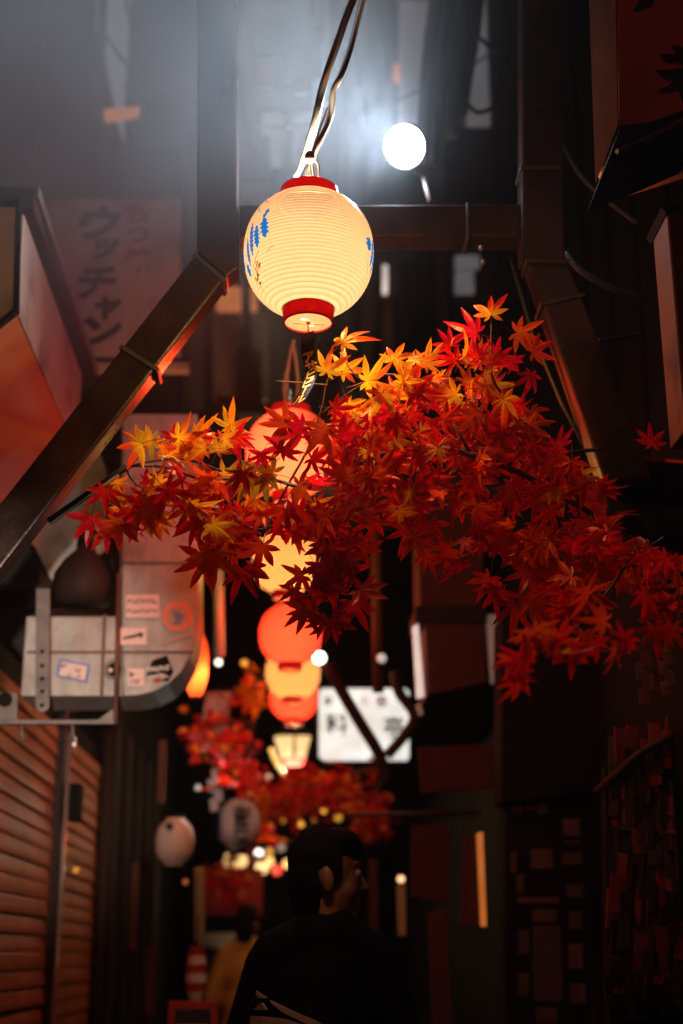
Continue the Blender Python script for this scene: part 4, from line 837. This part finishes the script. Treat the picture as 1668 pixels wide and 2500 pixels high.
# bulbs far down the alley
bulbs = [('bright white bulb touching the cream lantern between red ones', (780, 1606), 6.9, 15, (1, .98, .95), 6), ('white bulb at the foot of the pale downpipe', (534, 1617), 7.5, 8, (1, .85, .65), 3.2), ('amber bulb between downpipe and round red lantern', (597, 1619), 7.8, 9, (1, .38, .05), 1.2),
         ('white bulb left of the cluster of far lamps', (632, 2083), 12, 9, (1, .95, .85), 3.5), ('amber bulb above the cluster of far lamps', (658, 2080), 12, 9, (1, .42, .08), 1.2), ('pale bulb highest above the far lamps', (687, 2069), 12.5, 9, (.8, .5, .4), .6),
         ('large yellow lamp lowest in the far cluster', (639, 2119), 11.5, 15, (1, .60, .24), 2.4), ('yellow lamp in the middle of the far cluster', (657, 2103), 11.8, 11, (1, .55, .16), 2.2), ('red lamp of the far cluster', (676, 2124), 11.6, 12, (1, .05, .03), 1.8), ('yellow lamp beside the dark head', (702, 2109), 11.4, 11, (1, .52, .16), 2),
         ('peach bulb below the street lamp', (656, 1897), 9.5, 7, (1, .5, .25), 1.2), ('small faint bulb left of the peach bulb', (635, 1896), 9.5, 6, (.7, .45, .35), .5), ('small peach bulb over the blurred maple', (745, 1921), 9.2, 6, (1, .4, .25), 1.1), ('amber glow bulb in the blurred maple', (724, 1978), 9.6, 13, (1, .42, .05), 1.3), ('second amber bulb in the blurred maple', (738, 1952), 9.8, 10, (1, .45, .06), 1.5), ('orange-red bulb left in the blurred maple', (630, 1948), 9.4, 12, (1, .15, .02), 1.1),
         ('peach bulb on a stalk before the dark panel', (979, 2146), 6.5, 9, (1, .52, .26), 1.8), ('faint white bulb beside the white paper streamer', (484, 1923), 6.5, 8, (.8, .7, .6), .5), ('dim red bulb below the plain white lantern', (453, 2153), 6.4, 7, (1, .2, .08), .35), ('amber bulb by the post of the boarded wall', (186, 2124), 5.7, 8, (1, .35, .04), .7)]
for lb, c, zc, r_, col, st in bulbs:
    t = thing('light_bulb', lb, 'bulb', tuple(C(*c, zc)), 'bulbs down the alley'); m_ = emat('bulb_glow', col, st, (.03, .03, .03))
    MB().ball(C(*c, zc), r_ * mpp(zc), 14, 10).build('glass', m_, t, smooth=True)
    MB().lathe([(r_ * mpp(zc) * .4, 0), (r_ * mpp(zc) * .4, r_ * mpp(zc) * .8), (.001, r_ * mpp(zc) * .8)], C(*c, zc) + V((0, 0, r_ * mpp(zc) * .8)), 10).build('socket', MT['black'], t)
for nm, off, pw, cl__ in (('light_bulb', (0, -.04, -.04), 1, (1, .96, .9)), ('light_bulb.017', (.08, -.12, 0), 1.4, (1, .95, .88)), ('light_bulb.013', (0, -.1, -.08), 4, (1, .6, .3)), ('light_bulb.006', (0, -.1, -.1), 8, (1, .6, .3)), ('light_bulb.015', (0, -.1, -.08), 1.2, (1, .5, .25))):
    point(bpy.data.objects[nm], off, pw, cl__)
# string of amber bulbs
t = thing('string_light', 'string of amber bulbs running down from the street lamp', 'light string', tuple(C(665, 1830, 8.6)))
mg = emat('amber_glow', (1, .52, .12), 1.7)
pts = [(663, 1832), (668, 1846), (674, 1858), (680, 1870), (688, 1880), (696, 1890)]
MB().tube([C(x, y, 8.6) for x, y in pts], .004, 5).build('wire', MT['cable'], t)
for x, y in pts: MB().ball(C(x, y, 8.6), .016, 10, 8).build('bulb', mg, t, smooth=True)
# a second string of small bulbs woven through the far maple
t = thing('string_light', 'loose string of amber bulbs woven through the blurred maple', 'light string', tuple(C(690, 1960, 9.3)))
pts = [(612, 1935), (640, 1962), (668, 1948), (700, 1975), (715, 1990), (742, 1968), (768, 2000), (792, 1978), (826, 1996), (690, 2005), (735, 2012), (655, 1985)]
MB().tube([C(x, y, 9.3) for x, y in pts], .003, 5).build('wire', MT['cable'], t)
for k, (x, y) in enumerate(pts): MB().ball(C(x, y, 9.0 + .05 * (k % 5)), .014 + .005 * (k % 3), 10, 8).build('bulb', emat('amber_bulb', (1, .34 + .05 * (k % 3), .04), .7 + .35 * (k % 4), (.03, .03, .03)), t, smooth=True)
# wide far lamp
t = thing('ceiling_lamp', 'wide yellow lamp glowing under the brush-lettered white lantern', 'lamp', tuple(C(575, 2125, 10)))
MB().lathe([(.001, 0), (.07, .002), (.085, .04), (.07, .09), (.001, .1)], C(575, 2118, 10), 20).build('shade', emat('yellow_shade', (1, .60, .22), 1.5, (.05, .05, .05)), t, smooth=True)
MB().lathe([(.085, 0), (.05, .05), (.001, .06)], C(575, 2118, 10) + V((0, 0, .1)), 20).build('cap', MT['black'], t, smooth=True)
# street lamp
zl = 8.7
t = thing('street_lamp', 'small street lamp with two glowing cream panes and red base', 'lamp', tuple(C(714, 1860, zl)))
w_ = mpp(zl); gl_ = emat('lamp_pane', (1, .62, .24), 1.1, (.05, .05, .05), noise=4)
for (xa, xb, xc_, xd) in ((670, 716, 712, 684), (722, 758, 745, 722)):
    MB().prism([C(xa, 1802, zl), C(xb, 1802, zl), C(xc_ if xa < 700 else xc_, 1850, zl), C(xd, 1850, zl)], FW * .10).build('glass', gl_, t)
MB().lathe([(44 * w_, 0), (40 * w_, .02), (10 * w_, .09), (.001, .1)], C(714, 1800, zl) + FW * .05, 8).build('roof', MT['dark'], t)
MB().prism([C(684, 1852, zl), C(746, 1852, zl), C(738, 1870, zl), C(694, 1870, zl)], FW * .1).build('base', emat('red_base', (1, .05, .03), .8, (.4, .02, .02)), t)
point(t, C(714, 1826, zl) - t.location - V((0, .05, .16)), 7, (1, .7, .4))
MB().tube([C(719, 1801, zl - .01), C(719, 1851, zl - .01)], .006, 6).build('glazing_bar', MT['black'], t)
MB().tube([C(700, 1780, zl), C(712, 1700, zl)], .006, 6).build('hanger', MT['dark'], t)
# white tilted banner and paper streamers
t = thing('banner', 'mottled white banner tilted among the left maple leaves', 'banner', tuple(C(520, 1834, 6.9)))
MT['mottled'] = pmat('mottled_banner', (.66, .52, .46), (.22, .06, .04), 9, .8, 0, .1)
MB().prism([C(503, 1686, 6.9), C(566, 1688, 6.9), C(548, 1834, 6.9), C(512, 1815, 6.9), C(494, 1760, 6.9)], FW * .01).build('sheet', MT['mottled'], t)
MB().tube([C(495, 1684, 6.9), C(570, 1686, 6.9)], .008, 6).build('rod', MT['dark'], t, smooth=True)
def shide(label, x, y, zc, s_, mat):
    t = thing('paper_streamer', label, 'streamer', tuple(C(x, y, zc)), 'folded white paper streamers')
    mb = MB(); w = 26 * s_
    for i in range(4):
        x0 = x + (-1 if i % 2 else 1) * w * .28 + i * w * .12; y0 = y + i * 30 * s_
        a = [C(x0 - w / 2, y0, zc + .01 * i), C(x0 + w / 2, y0 - 6 * s_, zc + .01 * i), C(x0 + w / 2 + 5 * s_, y0 + 34 * s_, zc + .01 * i), C(x0 - w / 2 + 5 * s_, y0 + 38 * s_, zc + .01 * i)]
        mb.prism(a, FW * .0012)
    mb.build('folded_paper', mat, t)
    MB().tube([C(x + 4, y - 40 * s_, zc), C(x + 4, y + 4, zc)], .0015, 5).build('thread', MT['paper'], t)
shide('white zigzag paper streamer, left one of the near pair under the right leaves', 1568, 1590, 2.7, 1.0, MT['sash'])
shide('white zigzag paper streamer at the right edge beside its twin', 1622, 1590, 2.7, .85, MT['sash'])
shide('white zigzag paper streamer above the brush-lettered lantern', 520, 1880, 6.9, .8, MT['paper'])
# vertical yellow sign, striped windsock, far red wall, menu board
t = thing('vertical_sign', 'narrow pale yellow vertical sign above the striped cloth tube', 'sign', tuple(C(485, 2300, 7.2)))
MT['yellowsign'] = pmat('yellow_sign', (.50, .38, .10), (.4, .34, .2), 12, .6)
pan = MB().prism([C(476, 2125, 7.2), C(496, 2125, 7.2), C(498, 2300, 7.2), C(477, 2300, 7.2)], FW * .05).build('panel', MT['yellowsign'], t)
t = thing('windsock', 'red and white striped cloth tube below the yellow sign', 'decoration', tuple(C(480, 2440, 5.6)))
cc = C(482, 2310, 5.6); u_ = mpp(5.6)
for i in range(6):
    z0, z1 = -i * 21 * u_, -(i + 1) * 21 * u_
    rr0, rr1 = ((19, 20), (20, 24), (24, 26), (26, 26), (26, 24), (24, 14))[i]
    MB().lathe([(rr0 * u_, z0), (rr1 * u_, z1)], cc, 16).build('stripe', MT['redcloth'] if i % 2 == 0 else MT['white'], t, smooth=True, recalc=False)
MB().tube([cc, cc + V((0, 0, .12))], .004, 5).build('string', MT['cable'], t)
t = thing('menu_board', 'dark framed menu board standing at the bottom edge', 'menu board', (P(472, 2480, 5.2).x, 5.2, 0))
pm = P(472, 2445, 5.2)
MB().box((pm.x - .085, 5.2, .35), (pm.x + .085, 5.225, pm.z)).build('frame', MT['redcloth'], t, .004)
MB().box((pm.x - .062, 5.195, .4), (pm.x + .062, 5.199, pm.z - .025)).build('slate', MT['ink'], t)
MB().box((pm.x - .05, 5.19, .45), (pm.x + .05, 5.194, pm.z - .075)).build('menu_sheet', MT['paper'], t)
for s_ in (-1, 1): MB().box((pm.x + s_ * .075 - .01, 5.2, 0), (pm.x + s_ * .075 + .01, 5.22, .349)).build('leg', MT['dark'], t)
t = thing('stall_front', 'red lit stall front behind the distant person', 'stall', (P(560, 2300, 10.5).x, 10.5, 0))
a, b_ = P(495, 2120, 10.5), P(640, 2235, 10.5)
MB().box((a.x, 10.5, b_.z), (b_.x, 10.6, a.z)).build('red_curtain', MT['redcloth'], t)
MB().box((a.x, 10.45, b_.z - .22), (a.x + .3, 10.6, b_.z - .12)).build('counter_top', MT['white'], t, .004)
MB().box((a.x, 10.5, 0), (b_.x, 10.6, b_.z - .24)).build('counter', MT['brown'], t)
# posts and dim red strips on the left side
for i, (x, y0, y1, zc, lb) in enumerate(((392, 1800, 1960, 6.3, 'thin red-lit post above the plain white lantern'), (323, 2100, 2320, 6.5, 'thin red-lit post right of the boarded wall'), (365, 2310, 2480, 5.4, 'short reddish post standing at the bottom by the menu board'))):
    o = MB().box((C(x, y1, zc).x - .018, C(x, y1, zc).y, C(x, y1, zc).z), (C(x, y0, zc).x + .018, C(x, y1, zc).y + .03, C(x, y0, zc).z)).build('wooden_post', MT['brown'], None, .004); tag(o, lb, 'post')
t = thing('shuttered_shop', 'black shop front between boarded wall and white lanterns', 'shop', (-1, 8, 0))
MB().box((-1.1, 7.42, 0), (-.93, 10.4, 2.7)).build('wall', MT['black'], t)
for i in range(5): MB().box((-.928, 7.5 + i * .58, .1), (-.905, 7.54 + i * .58, 2.6)).build('mullion', MT['dark'], t, .003)
# ================================================================== RIGHT SIDE, LOW
t = thing('curtained_shop', 'dark right shop front hung with curtain panels and one orange strip', 'shop', (P(1100, 2300, 5.4).x, 5.4, 0))
MT['ambstrip'] = emat('amber_strip', (1, .24, .012), .36, noise=4); MT['dimstrip'] = emat('dim_strip', (1, .2, .05), .10)
def rpan(pts, mat, nm, Y, th=.02, lab=None): return MB().prism(px_poly(pts, Y), (0, th, 0)).build(nm, mat, t, .003, label=lab)
rpan([(1165, 2034), (1180, 2030), (1189, 2262), (1175, 2262)], MT['ambstrip'], 'lit_strip', 5.3, .03, 'bright orange strip')
rpan([(1132, 2045), (1158, 2045), (1168, 2258), (1122, 2258)], MT['darkred'], 'curtain', 5.35)
rpan([(1006, 2016), (1098, 2016), (1096, 2205), (1004, 2190)], MT['darkred'], 'curtain', 5.6)
rpan([(903, 2098), (922, 2098), (924, 2290), (904, 2290)], MT['brown'], 'post', 6.2, .05)
rpan([(970, 2160), (990, 2160), (992, 2285), (974, 2285)], MT['yellowsign'], 'post', 6.3, .05)
rpan([(1046, 2230), (1090, 2220), (1110, 2600), (1060, 2600)], MT['darkred'], 'curtain', 5.0)
rpan([(1020, 1825), (1235, 1815), (1230, 1925), (1030, 1935)], MT['darkred'], 'valance', 5.5)
rpan([(1225, 1500), (1460, 1520), (1460, 1930), (1225, 1960)], MT['black'], 'header', 4.9, .2)
MB().tube([P(840, 1990, 6.4), P(1170, 1985, 5.6)], .01, 6).build('curtain_rail', MT['dark'], t, smooth=True)
# poster board
t = thing('poster_board', 'dark pillar pasted with small menus and posters', 'notice board', (1.0, 5.2, 0))
Yp = 4.95
MB().prism(px_poly([(1236, 1940), (1440, 1940), (1446, 2760), (1232, 2760)], Yp), (0, .12, 0)).build('board', MT['black'], t)
q2 = random.Random(5)
MT['poster1'] = pmat('poster_faded', (.10, .026, .014), (.025, .007, .005), 14, .7); MT['poster2'] = pmat('poster_dim', (.05, .013, .008), (.03, .01, .008), 10, .7); MT['poster3'] = pmat('poster_orange', (.15, .045, .018), (.05, .014, .007), 12, .7)
slots = [(1250, 1960, 1278, 1985), (1284, 1956, 1305, 1978), (1312, 1962, 1336, 1986), (1246, 2080, 1262, 2130), (1296, 2072, 1350, 2120), (1372, 2082, 1420, 2110), (1376, 2054, 1412, 2060), (1262, 2135, 1278, 2180), (1264, 2190, 1366, 2205), (1384, 2160, 1424, 2190), (1390, 2225, 1420, 2268), (1264, 2270, 1292, 2330), (1300, 2260, 1370, 2375), (1388, 2305, 1422, 2365), (1304, 2376, 1374, 2445), (1265, 2376, 1292, 2430), (1390, 2400, 1430, 2450), (1300, 2220, 1360, 2250), (1310, 2460, 1360, 2500), (1376, 2000, 1416, 2040)]
for i, (x0, y0, x1, y1) in enumerate(slots):
    MB().prism(px_poly([(x0, y1), (x1 + q2.uniform(-2, 2), y1), (x1, y0), (x0 + q2.uniform(-2, 2), y0)], Yp - .004 - .001 * (i % 3)), (0, .002, 0)).build('poster', MT[q2.choice(('poster1', 'poster2', 'poster3', 'poster1'))], t)
# rough strip wall far right
t = thing('strip_wall', 'rough wall of short hanging reddish strips at the lower right edge', 'wall', (P(1580, 2400, 3.9).x, 4, 0))
Yq = 3.85
MB().prism(px_poly([(1478, 1870), (1760, 1780), (1760, 2760), (1490, 2760)], Yq), (0, .06, 0)).build('backing', MT['black'], t)
sm = []
for i in range(5):
    mb = MB(); w, h = .009 + .0025 * i, .026 + .006 * i
    mb.prism([(-w, 0, -h), (w * .8, 0, -h * 1.05), (w, 0, h * .9), (-w * .7, 0, h)], (0, .006, 0)); o = mb.build('strip', MT[('poster2', 'poster1', 'brown', 'poster2', 'redcloth')[i]], None); sm.append(o.data); bpy.data.objects.remove(o)
cnt = 0
for gx in range(13):
    for gy in range(18):
        if cnt >= 230 or q2.random() < .12: continue
        p = P(1500 + gx * 15.5 + q2.uniform(-5, 5), 1880 + gy * 36 + q2.uniform(-14, 14) - gx * 3, Yq - .012 - q2.uniform(0, .012))
        o = bpy.data.objects.new('strip', q2.choice(sm)); COL.objects.link(o); o.parent = t; o.location = p - t.location; o.rotation_euler = (q2.uniform(-.15, .15), q2.uniform(-.12, .12), q2.uniform(-.5, .5)); cnt += 1
MB().tube([P(1455, 1935, 3.8), P(1560, 1840, 3.8), P(1700, 1760, 3.8)], .012, 6).build('top_rail', MT['brown'], t, smooth=True)
# ================================================================== PEOPLE
def cluster_mesh(blobs, voxel, mats, smooth_it=6):
    """blobs: (a, b, ra, rb[, squash]) tapered capsules, or ('e', centre, (sx,sy,sz), rotz)"""
    mb = MB()
    for b in blobs:
        if b[0] == 'e':
            m_ = M.Translation(b[1]) @ M.Rotation(b[3] if len(b) > 3 else 0, 4, 'Z') @ (M.Rotation(b[4], 4, 'Y') if len(b) > 4 else M.Identity(4)) @ M.Diagonal((*b[2], 1))
            k0 = len(mb.v); mb.ball((0, 0, 0), 1, 20, 14)
            for i in range(k0, len(mb.v)): mb.v[i] = m_ @ mb.v[i]
        else:
            a, c, ra, rb = V(b[0]), V(b[1]), b[2], b[3]; n = max(3, int((c - a).length / (min(ra, rb) * .45)))
            for i in range(n + 1):
                u = i / n; mb.ball(a.lerp(c, u), ra + (rb - ra) * u, 14, 10)
    me = bpy.data.meshes.new('tmp'); me.from_pydata(mb.v, [], mb.f); me.validate()
    o = bpy.data.objects.new('tmp', me); COL.objects.link(o)
    r_ = o.modifiers.new('r', 'REMESH'); r_.mode = 'VOXEL'; r_.voxel_size = voxel
    s_ = o.modifiers.new('s', 'SMOOTH'); s_.factor = .5; s_.iterations = smooth_it
    dg = bpy.context.evaluated_depsgraph_get(); dg.update()
    out = bpy.data.meshes.new_from_object(o.evaluated_get(dg)); bpy.data.objects.remove(o)
    out.materials.clear()
    for m_ in mats: out.materials.append(m_)
    out.polygons.foreach_set('use_smooth', [True] * len(out.polygons)); return out
def person(label, loc, face, shirt, trousers, voxel=.009, H=1.72):
    """back to the viewer, head turned by `face` (0 = away, 90 = to the right)"""
    t = thing('person', label, 'person', loc); k = H / 1.72
    def part(nm, blobs, mat, vx=voxel, it=6):
        bl2 = []
        me = cluster_mesh(blobs, vx, [mat], it); me.transform(M.Diagonal((k * .89, k, k, 1))); me.name = nm
        o = bpy.data.objects.new(nm, me); COL.objects.link(o); o.parent = t; return o
    hz = 1.60; hr = M.Rotation(R(90 - face), 3, 'Z')                    # head local frame: face looks along +x
    def h(x, y, z): return hr @ V((x, y, 0)) + V((0.01, 0, hz + z))
    ra = R(90 - face)
    hands = []
    for s_ in (-1, 1):
        w0 = V((s_ * .27, .03, .83)); kn = w0 + V((s_ * .008, .02, -.085))
        hands += [(w0, kn, .024, .034), ('e', w0.lerp(kn, .6), (.016, .034, .05))]
        for f in range(4):
            b0 = kn + V((s_ * .004, -.026 + f * .018, .004)); l = (.062, .072, .068, .052)[3 - f]
            b1 = b0 + V((-s_ * .006, .006, -l * .55)); b2 = b1 + V((-s_ * .016, .006, -l * .42)); hands += [(b0, b1, .0095, .0085), (b1, b2, .0085, .0072)]
        th0 = w0 + V((-s_ * .004, .028, -.025)); th1 = th0 + V((-s_ * .012, .03, -.03)); hands += [(th0, th1, .012, .0095), (th1, th1 + V((-s_ * .006, .006, -.03)), .0095, .008)]
    body = [('e', h(-.012, 0, .025), (.094, .076, .094), ra), ('e', h(.026, 0, -.035), (.062, .058, .072), ra), ('e', h(.058, 0, -.088), (.030, .032, .026), ra), ('e', h(.045, 0, -.005), (.05, .055, .06), ra), ('e', h(.078, 0, .035), (.016, .05, .012), ra),
            (h(.088, 0, .012), h(.108, 0, -.022), .008, .0125), ('e', h(.096, 0, -.026), (.012, .017, .009), ra), ('e', h(.083, 0, -.053), (.013, .024, .007), ra), ('e', h(.081, 0, -.066), (.013, .021, .008), ra), ('e', h(.05, .036, -.03), (.028, .024, .03), ra), ('e', h(.05, -.036, -.03), (.028, .024, .03), ra),
            ('e', h(-.008, .078, -.008), (.018, .009, .032), ra), ('e', h(-.008, -.078, -.008), (.018, .009, .032), ra),
            (V((0, -.005, 1.40)), V((.006, -.002, 1.535)), .068, .056), ('e', V((0, .0, 1.30)), (.165, .095, .16)), ('e', V((0, .0, 1.12)), (.150, .092, .16)), ('e', V((0, 0, .95)), (.155, .105, .12))]
    for s_ in (-1, 1):
        body += [(V((s_ * .16, 0, 1.375)), V((s_ * .235, -.01, 1.12)), .055, .044), (V((s_ * .235, -.01, 1.12)), V((s_ * .27, .03, .84)), .042, .027),
                 (V((s_ * .09, 0, .92)), V((s_ * .10, .01, .50)), .085, .055), (V((s_ * .10, .01, .50)), V((s_ * .10, -.02, .08)), .055, .036), ('e', V((s_ * .105, .05, .04)), (.042, .115, .036))]
    bo = part('body', body + hands, MT['skin'], voxel * .62, 4)
    shirt_b = [('e', V((0, 0, 1.30)), (.178, .108, .175)), ('e', V((0, 0, 1.12)), (.170, .108, .20)), ('e', V((0, 0, .97)), (.172, .120, .12)), (V((-.12, 0, 1.41)), V((.12, 0, 1.41)), .055, .055), (V((-.03, -.012, 1.47)), V((.036, -.010, 1.47)), .066, .066), (V((-.03, -.012, 1.47)), V((-.14, -.004, 1.415)), .056, .062), (V((.03, -.012, 1.47)), V((.14, -.004, 1.415)), .056, .062)]
    for s_ in (-1, 1): shirt_b += [(V((s_ * .155, 0, 1.385)), V((s_ * .232, -.008, 1.155)), .066, .064)]
    part('shirt', shirt_b, shirt, voxel, 5)
    tr = [('e', V((0, 0, .93)), (.165, .115, .10))]
    for s_ in (-1, 1): tr += [(V((s_ * .09, 0, .90)), V((s_ * .10, .01, .50)), .096, .072), (V((s_ * .10, .01, .50)), V((s_ * .10, -.018, .10)), .072, .060)]
    part('trousers', tr, trousers, voxel * 1.2, 4)
    for s_ in (-1, 1): part('shoe', [('e', V((s_ * .105, .055, .045)), (.05, .135, .044))], MT['black'], voxel, 3)
    hb = [('e', h(-.022, 0, .045), (.092, .079, .086), ra), ('e', h(-.055, 0, -.005), (.060, .078, .085), ra), ('e', h(.035, 0, .082), (.062, .070, .045), ra), ('e', h(-.052, 0, -.065), (.046, .064, .062), ra), ('e', h(.068, 0, .075), (.034, .058, .030), ra)]
    for s_ in (-1, 1): hb += [('e', h(.010, s_ * .066, .025), (.026, .018, .040), ra)]
    for i in range(26):
        a_ = rnd.uniform(0, 6.28); e_ = rnd.uniform(.1, 1.3); hb.append(('e', h(-.025 + .076 * math.cos(a_) * math.cos(e_), .066 * math.sin(a_) * math.cos(e_), .05 + .074 * math.sin(e_)), (.016, .013, .012), rnd.uniform(0, 3)))
    part('hair', hb, MT['hair'], voxel * .7, 2)
    for s_ in (-1, 1):
        e = MB().ball(V((h(.078, s_ * .03, .012).x * .89, h(.078, s_ * .03, .012).y, h(.078, s_ * .03, .012).z)) * k + t.location, .0115 * k, 12, 8).build('eye', MT['white'], t, smooth=True)
        MB().ball(V((h(.087, s_ * .03, .012).x * .89, h(.087, s_ * .03, .012).y, h(.087, s_ * .03, .012).z)) * k + t.location, .005 * k, 8, 6).build('iris', MT['ink'], e, smooth=True)
    return t, h
p1 = C(790, 2308, 3.5)
P1, hh = person('person in a dark short-sleeved shirt seen from behind, head turned right', (p1.x, p1.y, 0), 84, MT['cloth'], MT['cloth'])
mb = MB()
def onback(x, z, k=.0): # on the back of the shirt
    yy = -.112 * math.sqrt(max(.02, 1 - (x / .19) ** 2)); return V((p1.x + x, p1.y + yy - .012 - k, z))
def sash(pts_u, pts_l, nm, k=0):
    n = len(pts_u); mb = MB(); vs = [onback(x, z, k) for x, z in pts_u] + [onback(x, z, k) for x, z in pts_l]
    mb.add(vs, [(i, i + 1, n + i + 1, n + i) for i in range(n - 1)]); o = mb.build(nm, MT['sash'], P1)
    md = o.modifiers.new('thick', 'SOLIDIFY'); md.thickness = .006; md.offset = 0; return o
def z_of(py): return P(772, py, p1.y - .11).z
def x_of(px): return P(px, 2450, p1.y - .11).x - p1.x
def xs(lst): return [(x_of(a), z_of(b)) for a, b in lst]
sash(xs([(660, 2442), (690, 2456), (730, 2474), (775, 2492), (840, 2530)]), xs([(664, 2450), (690, 2470), (730, 2490), (770, 2510), (830, 2555)]), 'sash_band', .006)
sash(xs([(625, 2420), (652, 2436)]), xs([(628, 2436), (645, 2438)]), 'sash_end', .012)
sash(xs([(640, 2448), (652, 2464)]), xs([(618, 2466), (650, 2466)]), 'sash_knot', .014)
sash(xs([(606, 2482), (640, 2482), (700, 2488), (770, 2512), (830, 2560)]), xs([(600, 2620), (640, 2640), (700, 2650), (770, 2650), (830, 2640)]), 'sash_panel', .008)
p2 = C(600, 2300, 9.0)
person('distant person in a yellow top beside the red stall', (p2.x, p2.y, 0), 20, MT['yellowcloth'], MT['cloth'], .014, 1.72)
# ================================================================== HAZE
m = bpy.data.materials.new('haze'); m.use_nodes = True; N = m.node_tree.nodes; N.remove(N['Principled BSDF'])
pv = N.new('ShaderNodeVolumePrincipled'); pv.inputs['Color'].default_value = (.86, .92, 1, 1); pv.inputs['Density'].default_value = .0011; pv.inputs['Anisotropy'].default_value = .4
m.node_tree.links.new(pv.outputs[0], N['Material Output'].inputs['Volume'])
o = MB().box((-7, -7, -1), (7, 25, 12)).build('haze', m); o['kind'] = 'stuff'
# smoke from the grills, drifting between lantern, lamp and left wall
m = bpy.data.materials.new('smoke'); m.use_nodes = True; N = m.node_tree.nodes; L_ = m.node_tree.links; N.remove(N['Principled BSDF'])
pv = N.new('ShaderNodeVolumePrincipled'); pv.inputs['Color'].default_value = (.76, .87, 1, 1); pv.inputs['Anisotropy'].default_value = .2
tc = N.new('ShaderNodeTexCoord'); nz = N.new('ShaderNodeTexNoise'); nz.inputs['Scale'].default_value = 1.5; nz.inputs['Detail'].default_value = 3
L_.new(tc.outputs['Object'], nz.inputs['Vector'])
mp = N.new('ShaderNodeMapping'); mp.inputs['Scale'].default_value = (1 / SMR[0], 1 / SMR[1], 1 / SMR[2]); L_.new(tc.outputs['Object'], mp.inputs[0])
ln = N.new('ShaderNodeVectorMath'); ln.operation = 'LENGTH'; L_.new(mp.outputs[0], ln.inputs[0])
fall = N.new('ShaderNodeMapRange'); fall.interpolation_type = 'SMOOTHERSTEP'; fall.inputs['From Min'].default_value = 1; fall.inputs['From Max'].default_value = .15; fall.inputs['To Min'].default_value = 0; fall.inputs['To Max'].default_value = 1
L_.new(ln.outputs['Value'], fall.inputs[0])
cl_n = N.new('ShaderNodeMapRange'); cl_n.inputs['From Min'].default_value = .3; cl_n.inputs['From Max'].default_value = .7; cl_n.inputs['To Min'].default_value = .45 * SMD; cl_n.inputs['To Max'].default_value = 1.5 * SMD
L_.new(nz.outputs[0], cl_n.inputs[0])
mu = N.new('ShaderNodeMath'); mu.operation = 'MULTIPLY'; L_.new(fall.outputs[0], mu.inputs[0]); L_.new(cl_n.outputs[0], mu.inputs[1]); L_.new(mu.outputs[0], pv.inputs['Density'])
L_.new(pv.outputs[0], N['Material Output'].inputs['Volume'])
mb = MB().ball((0, 0, 0), 1, 32, 20, SMR); o = mb.build('smoke', m, None, smooth=True); o.data.transform(M.Translation(V((0, 0, -SMR[2])))); o.location = SMC; o['kind'] = 'stuff'
